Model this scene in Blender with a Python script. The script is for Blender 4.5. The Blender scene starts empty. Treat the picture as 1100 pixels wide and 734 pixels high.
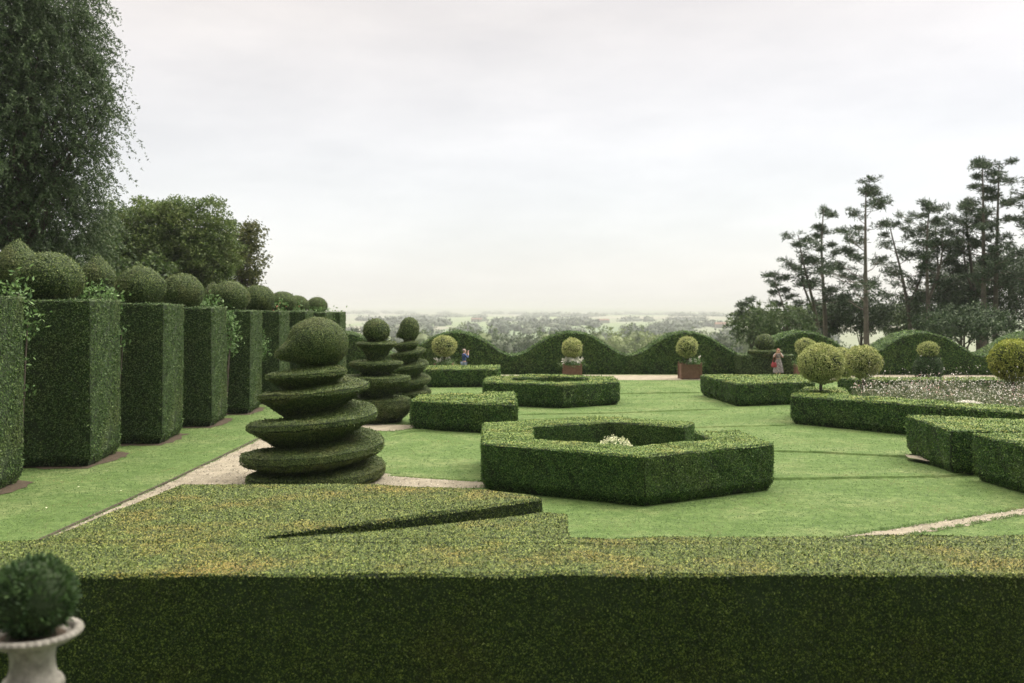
import bpy, math, random
import numpy as np
from mathutils import Vector
from mathutils.geometry import tessellate_polygon

random.seed(7)
rng = np.random.default_rng(11)
H, F = 4.2, 1069.4            # eye height above the garden, focal length in photo pixels
sc = bpy.context.scene
col = sc.collection
PI = math.pi
def R(a): return math.radians(a)
def gp(u, v, z=0.0):           # a point of the garden at height z seen at photo pixel (u, v)
    Y = (H - z) * F / (v - 330.0)
    return ((u - 550) / F * Y, Y)
def at(u, v, Y): return ((u - 550) / F * Y, Y, H - (v - 330) / F * Y)

# ------------------------------------------------------------------ materials
def newmat(name):
    m = bpy.data.materials.new(name); m.use_nodes = True
    nt = m.node_tree; nt.nodes.clear()
    out = nt.nodes.new('ShaderNodeOutputMaterial')
    b = nt.nodes.new('ShaderNodeBsdfPrincipled')
    nt.links.new(b.outputs[0], out.inputs[0])
    return m, nt, b, out
def ramp(nt, stops, fac=None):
    r = nt.nodes.new('ShaderNodeValToRGB')
    el = r.color_ramp.elements
    while len(el) < len(stops): el.new(0.5)
    for e, (p, c) in zip(el, stops):
        e.position = p; e.color = (*c, 1) if len(c) == 3 else c
    if fac is not None: nt.links.new(fac, r.inputs[0])
    return r
def noise(nt, vec, scale, detail=3, rough=.6):
    n = nt.nodes.new('ShaderNodeTexNoise'); n.inputs['Scale'].default_value = scale
    n.inputs['Detail'].default_value = detail; n.inputs['Roughness'].default_value = rough
    nt.links.new(vec, n.inputs['Vector']); return n
def mix(nt, a, b, fac, mode='MIX'):
    m = nt.nodes.new('ShaderNodeMix'); m.data_type = 'RGBA'; m.blend_type = mode
    for i, s in ((6, a), (7, b)):
        if isinstance(s, tuple): m.inputs[i].default_value = (*s, 1)
        else: nt.links.new(s, m.inputs[i])
    if isinstance(fac, (int, float)): m.inputs[0].default_value = fac
    else: nt.links.new(fac, m.inputs[0])
    return m.outputs[2]
def mul(nt, a, k):
    m = nt.nodes.new('ShaderNodeMath'); m.operation = 'MULTIPLY'
    nt.links.new(a, m.inputs[0]); m.inputs[1].default_value = k; return m.outputs[0]

def leafmat(name, lo, mid, hi, patch=None, pscale=.9, pamt=.6, transl=.18, rough=.55, spec=.3):
    m, nt, b, out = newmat(name)
    g = nt.nodes.new('ShaderNodeNewGeometry')
    tc = nt.nodes.new('ShaderNodeTexCoord')
    r = ramp(nt, [(0, lo), (.58, mid), (1, hi)], g.outputs['Random Per Island'])
    n = noise(nt, tc.outputs['Object'], pscale, 5, .65)
    mp_ = nt.nodes.new('ShaderNodeMapping'); mp_.inputs['Scale'].default_value = (1, 1, 2.6); nt.links.new(tc.outputs['Object'], mp_.inputs[0])
    n2 = noise(nt, mp_.outputs[0], pscale * 3.7, 4, .7)
    n3 = noise(nt, mp_.outputs[0], pscale * 15, 3, .6)
    c = r.outputs[0]
    if patch:
        pr = ramp(nt, [(.50, (0, 0, 0)), (.72, (1, 1, 1))], n.outputs[0])
        c = mix(nt, c, patch, mul(nt, pr.outputs[0], pamt))
    vr = ramp(nt, [(.25, (.68, .72, .66)), (.75, (1.25, 1.2, 1.2))], n2.outputs[0])
    c = mix(nt, c, vr.outputs[0], 1.0, 'MULTIPLY')
    if pscale > .6: c = mix(nt, c, ramp(nt, [(.30, (.64, .66, .62)), (.70, (1.36, 1.34, 1.34))], n3.outputs[0]).outputs[0], 1.0, 'MULTIPLY')
    nt.links.new(c, b.inputs['Base Color'])
    b.inputs['Roughness'].default_value = rough
    b.inputs['Specular IOR Level'].default_value = spec
    if transl:
        t = nt.nodes.new('ShaderNodeBsdfTranslucent'); nt.links.new(c, t.inputs[0])
        ms = nt.nodes.new('ShaderNodeMixShader'); ms.inputs[0].default_value = transl
        nt.links.new(b.outputs[0], ms.inputs[1]); nt.links.new(t.outputs[0], ms.inputs[2])
        nt.links.new(ms.outputs[0], out.inputs[0])
    return m
def plainmat(name, c1, c2, scale=3, rough=.85, bump=.3, bscale=None, spec=.3):
    m, nt, b, out = newmat(name)
    tc = nt.nodes.new('ShaderNodeTexCoord')
    n = noise(nt, tc.outputs['Object'], scale, 6, .65)
    r = ramp(nt, [(.3, c1), (.7, c2)], n.outputs[0])
    nt.links.new(r.outputs[0], b.inputs['Base Color'])
    b.inputs['Roughness'].default_value = rough; b.inputs['Specular IOR Level'].default_value = spec
    if bump:
        n2 = noise(nt, tc.outputs['Object'], bscale or scale * 8, 4, .7)
        bp = nt.nodes.new('ShaderNodeBump'); bp.inputs['Strength'].default_value = bump
        bp.inputs['Distance'].default_value = .02
        nt.links.new(n2.outputs[0], bp.inputs['Height']); nt.links.new(bp.outputs[0], b.inputs['Normal'])
    return m

M = {}
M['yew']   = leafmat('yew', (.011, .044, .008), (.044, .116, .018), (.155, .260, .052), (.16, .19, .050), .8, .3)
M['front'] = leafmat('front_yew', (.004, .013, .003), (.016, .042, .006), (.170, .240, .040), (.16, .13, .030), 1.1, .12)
M['lit_shootf'] = leafmat('dull_toplit_shoots', (.065, .125, .022), (.165, .230, .048), (.34, .38, .095), (.42, .29, .07), .75, .75)  # duller new growth for the near hedge, with top light in its colour
M['shoot'] = leafmat('toplit_shoots', (.10, .20, .032), (.185, .28, .055), (.32, .38, .095), (.38, .31, .07), 1.1, .65)  # yellowish new growth, made paler so hedge tops look lit from above
M['core']  = plainmat('yew_twigs', (.012, .024, .008), (.024, .042, .013), 4, .9, .5)
M['topi']  = leafmat('topiary_yew', (.030, .062, .015), (.078, .128, .032), (.172, .222, .066), (.17, .155, .06), .9, .4)
M['block'] = leafmat('block_yew', (.018, .046, .012), (.054, .110, .028), (.132, .200, .060), (.16, .17, .06), .7, .3)
M['box']   = leafmat('box_leaf', (.14, .19, .05), (.36, .42, .15), (.62, .64, .31), (.62, .58, .28), 2.0, .4)
M['ybox']  = leafmat('golden_box_leaf', (.12, .17, .02), (.27, .33, .05), (.48, .50, .12), (.5, .47, .1), 2.0, .4)
M['urnp']  = leafmat('urn_shrub_leaf', (.012, .032, .010), (.036, .080, .024), (.085, .155, .050), None, 3)
M['oak']   = leafmat('broad_leaf', (.028, .055, .018), (.058, .105, .032), (.115, .170, .050), (.12, .14, .04), .35, .4, .3)
M['round'] = leafmat('lime_leaf', (.045, .085, .022), (.095, .150, .042), (.17, .23, .07), (.17, .18, .05), .35, .5, .35)
M['willow']= leafmat('hanging_leaf', (.035, .064, .028), (.070, .115, .050), (.125, .180, .080), None, .3, .4, .3)
M['rust']  = leafmat('turning_leaf', (.050, .070, .024), (.100, .115, .040), (.15, .16, .055), None, .3, .4, .3)
M['pine']  = leafmat('pine_needles', (.026, .050, .026), (.052, .090, .046), (.095, .140, .070), None, .3, .4, .1)
M['dark']  = leafmat('dark_evergreen', (.026, .052, .026), (.056, .096, .046), (.105, .155, .072), None, .3, .4, .1)
M['shrub'] = leafmat('shrub_leaf', (.040, .075, .030), (.080, .130, .050), (.14, .19, .08), None, .6, .4, .25)
M['rose']  = leafmat('climber_leaf', (.06, .13, .04), (.12, .22, .07), (.20, .32, .12), None, 2, .4, .3)
M['grass'] = leafmat('grass_blade', (.076, .142, .044), (.116, .194, .066), (.178, .262, .102), (.27, .285, .13), .60, .95, .5)
M['gaura'] = leafmat('bed_leaf', (.06, .10, .045), (.13, .17, .085), (.26, .26, .16), None, 1.5)
M['white'] = leafmat('white_petal', (.70, .70, .66), (.80, .79, .76), (.88, .86, .84), None, 2)
M['pink']  = leafmat('pink_petal', (.55, .32, .32), (.66, .45, .44), (.78, .62, .60), None, 2)
M['cream'] = leafmat('cream_leaf', (.45, .50, .28), (.62, .66, .44), (.78, .78, .62), None, 2)
M['orange']= leafmat('orange_petal', (.28, .11, .07), (.38, .18, .12), (.45, .27, .2), None, 2)
M['far1']  = leafmat('valley_leaf', (.05, .085, .03), (.09, .14, .05), (.14, .19, .07), (.15, .17, .07), .02, .6)
M['far2']  = leafmat('valley_dark_leaf', (.03, .055, .03), (.05, .08, .04), (.08, .11, .055), None, .02, .6)
M['far3']  = leafmat('valley_pale_leaf', (.13, .18, .07), (.18, .24, .09), (.25, .31, .13), None, .02, .6)
M['bark']  = plainmat('bark', (.06, .05, .04), (.13, .11, .09), 3, .95, .8, 14)
M['pbark'] = plainmat('pine_bark', (.09, .075, .06), (.19, .165, .14), 2, .95, .8, 9)
M['gravel']= plainmat('gravel', (.17, .155, .112), (.31, .285, .215), 2.6, .95, .9, 45)
M['soil']  = plainmat('soil', (.042, .034, .022), (.085, .064, .042), 6, .95, .8, 40)
M['kerb']  = plainmat('edging', (.035, .032, .020), (.07, .06, .042), 8, .9, .4)
M['stone'] = plainmat('urn_stone', (.11, .108, .088), (.33, .32, .28), 11, .8, .6, 60)
M['wall']  = plainmat('terrace_stone', (.25, .23, .2), (.38, .35, .3), 4, .85, .4)
M['wood']  = plainmat('planter_wood', (.12, .066, .042), (.20, .118, .078), 7, .8, .3)
M['skin']  = plainmat('skin', (.50, .30, .22), (.58, .37, .28), 6, .6, 0)
M['hair1'] = plainmat('grey_hair', (.25, .2, .17), (.35, .29, .25), 9, .7, .2)
M['hair2'] = plainmat('auburn_hair', (.16, .05, .03), (.27, .10, .06), 9, .6, .2)
M['blue']  = plainmat('blue_shirt', (.035, .065, .16), (.055, .10, .22), 6, .8, .2)
M['jeans'] = plainmat('jeans', (.16, .22, .34), (.26, .33, .46), 6, .85, .2)
M['dress'] = plainmat('patterned_cloth', (.05, .055, .06), (.46, .42, .40), 14, .8, .1)
M['bag']   = plainmat('red_leather', (.28, .04, .05), (.38, .07, .08), 6, .5, .1)
M['black'] = plainmat('black_plastic', (.015, .015, .016), (.03, .03, .03), 6, .4, 0)
M['shoe']  = plainmat('shoe_leather', (.18, .07, .05), (.25, .1, .07), 6, .5, 0)

# ------------------------------------------------------------------ geometry accumulator
class Geo:
    def __init__(s): s.parts = []                                  # (verts Nx3, faces MxK, material index)
    def add(s, v, f, mi=0):
        v = np.asarray(v, float).reshape(-1, 3); f = np.asarray(f, int)
        if len(f): s.parts.append((v, f, mi))
        return s
    def tris(s, mi=None):
        out = []
        for v, f, m in s.parts:
            if mi is not None and m != mi: continue
            if f.shape[1] == 3: out.append(v[f])
            else:
                out.append(v[f[:, [0, 1, 2]]]); out.append(v[f[:, [0, 2, 3]]])
        return np.concatenate(out)
    def build(s, name, mats, org=(0, 0, 0), parent=None, smooth=False):
        org = np.asarray(org, float)
        V, L, T, MI, off = [], [], [], [], 0
        for v, f, m in s.parts:
            V.append(v - org); L.append((f + off).ravel()); T.append(np.full(len(f), f.shape[1])); MI.append(np.full(len(f), m)); off += len(v)
        V = np.concatenate(V); L = np.concatenate(L); T = np.concatenate(T); MI = np.concatenate(MI)
        me = bpy.data.meshes.new(name)
        me.vertices.add(len(V)); me.vertices.foreach_set('co', V.astype(np.float32).ravel())
        me.loops.add(len(L)); me.loops.foreach_set('vertex_index', L.astype(np.int32))
        me.polygons.add(len(T))
        me.polygons.foreach_set('loop_start', np.concatenate([[0], np.cumsum(T)[:-1]]).astype(np.int32))
        me.polygons.foreach_set('loop_total', T.astype(np.int32))
        for m in mats: me.materials.append(m)
        me.polygons.foreach_set('material_index', MI.astype(np.int32))
        me.update(calc_edges=True)
        me.polygons.foreach_set('use_smooth', np.full(len(T), smooth))
        o = bpy.data.objects.new(name, me); col.objects.link(o)
        if parent is not None: o.parent = parent
        else: o.location = org
        return o
def tag(o, label=None, cat=None, group=None, kind=None):
    for k, v in (('label', label), ('category', cat), ('group', group), ('kind', kind)):
        if v: o[k] = v
    return o
def thing(name, label, cat, loc, group=None):
    o = bpy.data.objects.new(name, None); col.objects.link(o); o.location = loc; o.empty_display_size = .2
    return tag(o, label, cat, group)

def wob(p, amp, s=1.0):          # cheap smooth 3-D wobble, about -amp..amp
    x, y, z = (p[:, 0] * s, p[:, 1] * s, p[:, 2] * s)
    return amp * (np.sin(1.7*x + 2.3*y + .5) * .35 + np.sin(3.1*y - 2.9*z + 1.1) * .3 + np.sin(5.3*x + 4.1*z + 2.) * .2 + np.sin(7.7*x - 6.9*y + 5*z) * .15)
def unit(a): return a / np.maximum(np.linalg.norm(a, axis=1, keepdims=True), 1e-9)
def leaves(c, n, size, aspect=.5, lo=.1, hi=.9, jit=.35, down=0, roll=.6):
    """rhombic leaves rooted at the points c, leaning lo..hi out along the normals n"""
    N = len(c)
    t = unit(np.cross(n, rng.normal(size=(N, 3))))
    a = rng.uniform(lo, hi, (N, 1)); d = unit(n * a + t * np.sqrt(np.maximum(1 - a*a, .01)) - np.array([0, 0, down]))
    s = unit(np.cross(d, rng.normal(size=(N, 3)) * roll + n))
    L = size * rng.uniform(1 - jit, 1 + jit, (N, 1)); W = L * aspect * .5
    m = c + d * L * .5
    v = np.stack([c, m + s * W, c + d * L, m - s * W], 1).reshape(-1, 3)
    return v, np.arange(N * 4).reshape(-1, 4)
def sample(tr, dens):
    e1, e2 = tr[:, 1] - tr[:, 0], tr[:, 2] - tr[:, 0]
    cr = np.cross(e1, e2); A = np.linalg.norm(cr, axis=1) / 2
    n = max(1, int(A.sum() * dens)); idx = rng.choice(len(tr), n, p=A / A.sum())
    u, w = rng.random((n, 1)), rng.random((n, 1)); fl = (u + w) > 1
    u = np.where(fl, 1 - u, u); w = np.where(fl, 1 - w, w)
    return tr[idx, 0] + u * e1[idx] + w * e2[idx], unit(cr)[idx]
def foliate(g, size, cover=1.6, aspect=.5, lift=.0, wamp=.02, ws=1.5, mi=1, lo=.0, hi=.55, zmin=None, stray=.015, roll=.34, shoots=0):
    dens = cover / (size * size * aspect * .5)
    p, n = sample(g.tris(0), dens)
    if zmin is not None:
        k = p[:, 2] > zmin; p, n = p[k], n[k]
    hb_ = p[:, 2] - p[:, 2].min()
    thin = np.clip((wob(p, 1, 2.1) - .25) * 2.2, 0, .6) * (np.abs(n[:, 2]) < .5) + .35 * (hb_ < .16) * (np.abs(n[:, 2]) < .5)
    k = rng.random(len(p)) > thin; p, n = p[k], n[k]
    p = p + n * (lift + wamp + wob(p, wamp, ws)[:, None] - rng.random((len(p), 1)) * size * .55)
    g.add(*leaves(p, n, size, aspect, lo, hi, roll=roll), mi)
    if shoots:  # new growth on upward faces only, its pale colour brightens the tops
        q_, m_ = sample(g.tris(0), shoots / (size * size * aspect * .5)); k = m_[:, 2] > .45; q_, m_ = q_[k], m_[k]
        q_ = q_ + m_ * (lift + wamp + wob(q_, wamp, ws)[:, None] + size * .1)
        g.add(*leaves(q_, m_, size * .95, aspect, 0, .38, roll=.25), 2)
    if stray:
        k = rng.random(len(p)) < stray                            # a few longer shoots the shears missed
        g.add(*leaves(p[k], n[k], size * 1.7, aspect * .6, .6, 1), mi)
    return g

def resample(poly, step, jit):
    out = []
    n = len(poly)
    for i in range(n):
        a, b = np.array(poly[i]), np.array(poly[(i + 1) % n])
        k = max(1, int(np.linalg.norm(b - a) / step))
        for j in range(k):
            p = a + (b - a) * j / k
            if j: p = p + rng.normal(size=2) * jit
            out.append(p)
    return np.array(out)
def offset(P, d):                # move a ccw outline inwards by d
    a, b = np.roll(P, 1, 0), np.roll(P, -1, 0)
    e1 = P - a; e2 = b - P
    n1 = np.stack([-e1[:, 1], e1[:, 0]], 1); n1 /= np.linalg.norm(n1, axis=1, keepdims=True)
    n2 = np.stack([-e2[:, 1], e2[:, 0]], 1); n2 /= np.linalg.norm(n2, axis=1, keepdims=True)
    m = n1 + n2; q = (m * n1).sum(1, keepdims=True)
    return P + m / np.maximum(q, .5) * d
def ccw(poly):
    P = np.array(poly, float); x, y = P[:, 0], P[:, 1]
    return P if (x * np.roll(y, -1) - y * np.roll(x, -1)).sum() > 0 else P[::-1]
def prism(poly, z0, z1, jit=.012, step=.5, foot=.13, g=None, topjit=.006, ztop=None):
    g = g or Geo()
    P = resample(ccw(poly), step, jit); n = len(P)
    rings = [(offset(P, foot), z0), (offset(P, foot * .7), z0 + .07), (P, z0 + .24), (P, z1 - .018), (offset(P, .018), z1)]
    V = []
    for k, (q, z) in enumerate(rings):
        zz = np.full(n, z) + (rng.normal(size=n) * topjit if k >= 3 else 0)
        V.append(np.column_stack([q, zz]))
    V = np.concatenate(V)
    i = np.arange(n); j = (i + 1) % n
    for r in range(4): g.add(V, np.stack([r*n + i, r*n + j, (r+1)*n + j, (r+1)*n + i], 1))
    top = V[4*n:]
    t = tessellate_polygon([[Vector((p[0], p[1], 0)) for p in top]])
    t = np.array(t)
    a = top[t]; cr = np.cross(a[:, 1] - a[:, 0], a[:, 2] - a[:, 0])[:, 2]
    t = np.where((cr < 0)[:, None], t[:, ::-1], t)
    g.add(top, t)
    return g
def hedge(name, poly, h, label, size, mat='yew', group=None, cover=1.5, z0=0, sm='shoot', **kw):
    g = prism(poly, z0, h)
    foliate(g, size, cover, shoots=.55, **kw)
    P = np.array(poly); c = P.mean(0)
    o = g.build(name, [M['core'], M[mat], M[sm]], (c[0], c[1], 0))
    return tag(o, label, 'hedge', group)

def grid(P, closed_u=False, closed_v=False, flip=False):
    nu, nv = P.shape[:2]
    I = np.arange(nu * nv).reshape(nu, nv)
    if closed_u: I = np.concatenate([I, I[:1]], 0)
    if closed_v: I = np.concatenate([I, I[:, :1]], 1)
    a, b, c, d = I[:-1, :-1], I[1:, :-1], I[1:, 1:], I[:-1, 1:]
    f = np.stack([a, b, c, d], -1).reshape(-1, 4)
    if flip: f = f[:, ::-1]
    return P.reshape(-1, 3), f
def lathe(prof, c, seg=40, g=None, mi=0, wamp=0, sx=1, sy=1):
    """prof goes from the bottom upwards"""
    g = g or Geo()
    th = np.linspace(0, 2*PI, seg, endpoint=False)
    pr = np.array(prof, float)
    P = np.stack([np.outer(np.cos(th), pr[:, 0]) * sx, np.outer(np.sin(th), pr[:, 0]) * sy, np.tile(pr[:, 1], (seg, 1))], -1)
    if wamp:
        w = wob(P.reshape(-1, 3) + np.array(c), wamp, 1.6).reshape(seg, -1)
        rr = np.maximum(pr[:, 0], .02); P[..., 0] *= 1 + w / rr.max(); P[..., 1] *= 1 + w / rr.max()
    P = P + np.array(c)
    v, f = grid(P, closed_u=True)
    return g.add(v, f, mi)
def ballprof(rx, rz, n=16, pointed=0, lo=-PI/2+.02):
    a = np.linspace(lo, PI/2, n)
    pr = np.stack([rx * np.cos(a), rz * np.sin(a)], 1)
    if pointed:
        k = pr[:, 1] > 0; t = pr[k, 1] / rz
        pr[k, 0] = rx * (1 - t**1.5); pr[k, 1] = t * rz * (1 + pointed)
    return pr
def tube(pts, rad, seg=8, g=None, mi=0):
    g = g or Geo(); pts = np.array(pts, float); rad = np.atleast_1d(rad)
    if len(rad) == 1: rad = np.full(len(pts), rad[0])
    tg = unit(np.gradient(pts, axis=0))
    up = np.where(np.abs(tg[:, 2:3]) > .9, np.array([[1., 0, 0]]), np.array([[0, 0, 1.]]))
    s = unit(np.cross(tg, up)); w = np.cross(s, tg)
    th = np.linspace(0, 2*PI, seg, endpoint=False)
    P = pts[:, None] + rad[:, None, None] * (np.cos(th)[None, :, None] * s[:, None] + np.sin(th)[None, :, None] * w[:, None])
    v, f = grid(P, closed_v=True, flip=True)
    g.add(v, f, mi)
    n = len(v)
    return g
def boxg(x0, x1, y0, y1, z0, z1, g=None, mi=0):
    g = g or Geo()
    v = [(x, y, z) for z in (z0, z1) for y in (y0, y1) for x in (x0, x1)]
    f = [(0, 2, 3, 1), (4, 5, 7, 6), (0, 1, 5, 4), (2, 6, 7, 3), (0, 4, 6, 2), (1, 3, 7, 5)]
    return g.add(v, f, mi)
def flat(poly, z, name, mat, kind='structure', label=None, step=None, jit=0):
    P = ccw(poly)
    if step: P = resample(P, step, jit)
    t = np.array(tessellate_polygon([[Vector((p[0], p[1], 0)) for p in P]]))
    V = np.column_stack([P, np.full(len(P), z)])
    a = V[t]; cr = np.cross(a[:, 1] - a[:, 0], a[:, 2] - a[:, 0])[:, 2]
    t = np.where((cr < 0)[:, None], t[:, ::-1], t)
    o = Geo().add(V, t).build(name, [mat])
    o['kind'] = kind
    if label: o['label'] = label
    return o
def inpoly(px, py, poly):
    P = np.array(poly); r = np.zeros(len(px), bool); n = len(P)
    for i in range(n):
        x1, y1 = P[i]; x2, y2 = P[(i + 1) % n]
        if y1 == y2: continue
        c = ((y1 > py) != (y2 > py)) & (px < (x2 - x1) * (py - y1) / (y2 - y1) + x1)
        r ^= c
    return r

# ------------------------------------------------------------------ terrain
def terr(x, y):
    d = np.maximum(y - 66, 0) + np.maximum(np.abs(x) - 90, 0) * .6
    t = np.clip(d / 420, 0, 1); t = t * t * (3 - 2 * t)
    far = np.clip(d / 1500, 0, 1)
    z = -.02 - 34 * t + far * (4 * np.sin(x / 900 + 1) * np.sin(y / 1300) + 3 * np.sin(x / 410 + y / 600))
    return z + 52 * np.clip((d - 5000) / 14000, 0, 1) ** 1.2 * (1 + .10 * np.sin(x / 1500) + .06 * np.sin(x / 610 + 2))
def spaced(lo, hi, n):
    a = np.arcsinh(lo / 12.); b = np.arcsinh(hi / 12.)
    return np.sinh(np.linspace(a, b, n)) * 12.
xs, ys = spaced(-21000, 21000, 221), spaced(-400, 24000, 201)
X, Y = np.meshgrid(xs, ys, indexing='ij')
v, f = grid(np.stack([X, Y, terr(X, Y)], -1))
m, nt, b, out = newmat('countryside')
tc = nt.nodes.new('ShaderNodeTexCoord')
mp = nt.nodes.new('ShaderNodeMapping'); mp.inputs['Scale'].default_value = (1/420., 1/650., 0); mp.inputs['Rotation'].default_value = (0, 0, .3)
nt.links.new(tc.outputs['Object'], mp.inputs[0])
vo = nt.nodes.new('ShaderNodeTexVoronoi'); vo.inputs['Randomness'].default_value = .8; nt.links.new(mp.outputs[0], vo.inputs['Vector'])
vo.inputs['Scale'].default_value = 1
sp = nt.nodes.new('ShaderNodeSeparateColor'); nt.links.new(vo.outputs['Color'], sp.inputs[0])
fr = ramp(nt, [(0, (.12, .17, .07)), (.25, (.14, .17, .10)), (.45, (.16, .21, .09)), (.6, (.19, .195, .14)), (.75, (.10, .15, .07)), (.9, (.17, .175, .125))], sp.outputs[0])
fr.color_ramp.interpolation = 'CONSTANT'
nn = noise(nt, tc.outputs['Object'], .02, 6, .6)
c = mix(nt, fr.outputs[0], ramp(nt, [(.3, (.8, .8, .8)), (.7, (1.15, 1.15, 1.15))], nn.outputs[0]).outputs[0], 1, 'MULTIPLY')
# near the garden the sheet is meadow
sx = nt.nodes.new('ShaderNodeSeparateXYZ'); nt.links.new(tc.outputs['Object'], sx.inputs[0])
mr = nt.nodes.new('ShaderNodeMapRange'); nt.links.new(sx.outputs[1], mr.inputs[0])
mr.inputs[1].default_value = 250; mr.inputs[2].default_value = 420
c = mix(nt, (.10, .15, .055), c, mr.outputs[0])
nt.links.new(c, b.inputs['Base Color']); b.inputs['Roughness'].default_value = .95
g = Geo().add(v, f); o = g.build('ground', [m], smooth=True); o['kind'] = 'structure'; o['label'] = 'valley of hazy fields below the garden'

# ------------------------------------------------------------------ lawn, paths
m, nt, b, out = newmat('lawn'); M['lawn'] = m
tc = nt.nodes.new('ShaderNodeTexCoord')
n1 = noise(nt, tc.outputs['Object'], .5, 6, .7); n2 = noise(nt, tc.outputs['Object'], 4, 6, .75); n3 = noise(nt, tc.outputs['Object'], 45, 3, .8)
c = ramp(nt, [(.3, (.062, .115, .028)), (.5, (.092, .152, .046)), (.70, (.150, .195, .080))], n1.outputs[0]).outputs[0]
c = mix(nt, c, ramp(nt, [(.3, (.62, .68, .6)), (.7, (1.35, 1.28, 1.3))], n2.outputs[0]).outputs[0], 1, 'MULTIPLY')
c = mix(nt, c, ramp(nt, [(.3, (.78, .78, .74)), (.7, (1.2, 1.2, 1.2))], n3.outputs[0]).outputs[0], 1, 'MULTIPLY')
nt.links.new(c, b.inputs['Base Color']); b.inputs['Roughness'].default_value = .9; b.inputs['Specular IOR Level'].default_value = .15
bp = nt.nodes.new('ShaderNodeBump'); bp.inputs['Strength'].default_value = .8; bp.inputs['Distance'].default_value = .03
nt.links.new(n3.outputs[0], bp.inputs['Height']); nt.links.new(bp.outputs[0], b.inputs['Normal'])

gl = Geo()
gl.add([(-45, 4.2, 0), (60, 4.2, 0), (60, 66, 0), (-45, 66, 0)], [(0, 1, 2, 3)])
def lip(pts, h=.09, back=1.6):   # a small turf step facing the terrace: steep front, long fall behind
    p = resample_line(pts, .35, .012); n = len(p)
    fr_ = np.column_stack([p[:, 0], p[:, 1], np.full(n, 0.)]); fr_[:, 1] -= .015
    e = np.ones(n); e[0] = e[-1] = 0
    tp = np.column_stack([p[:, 0], p[:, 1] + .03, h * .72 * e * (1 + rng.normal(size=n) * .06)])
    t2 = np.column_stack([p[:, 0], p[:, 1] + .25, h * .72 * e * .97])
    bk = np.column_stack([p[:, 0], p[:, 1] + back, np.full(n, -.004)])
    Pn = np.stack([fr_, tp, t2, bk], 1)
    v, f = grid(Pn, flip=False)
    a = v[f[0]]; nz = np.cross(a[1] - a[0], a[2] - a[0])
    if nz[1] > 0: f = f[:, ::-1]
    gl.add(v, f); lips.append((v, f))
def resample_line(pts, step, jit):
    out = []
    for a, b_ in zip(pts[:-1], pts[1:]):
        a, b_ = np.array(a, float), np.array(b_, float); k = max(1, int(np.linalg.norm(b_ - a) / step))
        for j in range(k): out.append(a + (b_ - a) * j / k + (rng.normal(size=2) * jit))
    out.append(np.array(pts[-1], float)); return np.array(out)
lips = []
lip([gp(800, 516.5), gp(900, 515), gp(1013, 513), (12.0, 25.2)], .075)
lip([gp(800, 485), gp(880, 487), gp(973, 492), (11.6, 28.3)], .075)
lip([gp(690, 462), gp(780, 459), gp(850, 457.5)], .06)
lip([gp(556, 446), gp(660, 444.5), gp(776, 440)], .07)
lip([gp(640, 424), gp(700, 423), gp(757, 422.5)], .08, 1.2)
lip([gp(556, 452), gp(600, 450), gp(640, 451)], .05)
lip([gp(413, 511.5), gp(450, 514), gp(519, 518.5)], .05)
lip([gp(413, 470), gp(440, 464), gp(470, 463)], .05)
o = gl.build('lawn', [M['lawn']]); tag(o, 'mown lawn between the clipped hedges', kind='structure')

pathL = [(-8.75, 8), (-8.45, 17.9), (-8.2, 24), (-8.03, 31.8), (-7.7, 45), (-7.6, 57.5), (-6.3, 57.5), (-6.4, 45), (-6.55, 30), (-5.9, 26.6), (-3, 25.0), gp(450, 513.5), gp(519, 518), gp(519, 524), (-2.5, 22.6), (-5.6, 20.6), (-6.4, 18), (-6.7, 8)]
pathR = [gp(880, 583), gp(912, 575.5), (8.6, 19.6), gp(1100, 546.5), (13.2, 21.6), (13.5, 21.0), gp(1100, 553.5), gp(978, 575), (5.2, 16.4), (2, 15), (1.5, 15.4)]
pathB = [(-20, 57.2), (45, 57.2), (45, 61.5), (-20, 61.5)]
pathM = [gp(400, 463), gp(425, 463.5), gp(450, 461), (-3.1, 36.4), gp(440, 457), gp(400, 456), (-6.6, 35), (-6.6, 33.6)]
paths = [pathL, pathR, pathB, pathM]
for P, z, lb in ((pathL, .006, 'pale gravel path beside the tall yew blocks'), (pathR, .006, 'narrow pale gravel path crossing the near lawn'),
             (pathB, .010, 'gravel walk in front of the wavy hedge'), (pathM, .012, 'gravel patch round the second topiary')):
    flat(P, z, 'gravel_path', M['gravel'], label=lb, step=.3, jit=.05)
g = tube([(-8.78, 8, .02), (-8.48, 17.9, .02), (-8.23, 24, .02), (-8.06, 31.8, .02), (-7.73, 45, .02), (-7.63, 57.4, .02)], .028, 6)
o = g.build('path_edging', [M['kerb']]); tag(o, 'low dark edging board between lawn and gravel path', kind='structure')
soilp = [gp(972, 492.5), gp(1006, 497), gp(1004, 501), gp(976, 496)]
flat(soilp, .11, 'gravel_path', M['gravel'], label='small gravel patch at the foot of the right hedge', step=.2, jit=.03)

# footprints (for keeping grass out), filled while hedges are made
FP = []
# ------------------------------------------------------------------ foreground hedge
k = 1.5
fg = [(-8.6, 10.0), (8.6, 10.05), (8.6, 11.8), gp(612, 577.5, k), gp(609, 552, k), gp(583, 551.5, k), gp(450, 567, k), gp(290, 580.5, k), gp(270, 578.5, k), gp(288, 574.5, k), gp(450, 554, k),
      gp(582, 536, k), gp(570, 532, k), gp(515, 526, k), gp(406, 520.5, k), gp(195, 521, k), gp(45, 581, k), (-8.6, 11.3)]
FP.append(fg)
hedge('foreground_hedge', fg, k, 'broad yellow-green topped yew hedge with a slit, spanning the near edge', .021, 'front', wamp=.005, cover=2.0, sm='lit_shootf')

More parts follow.
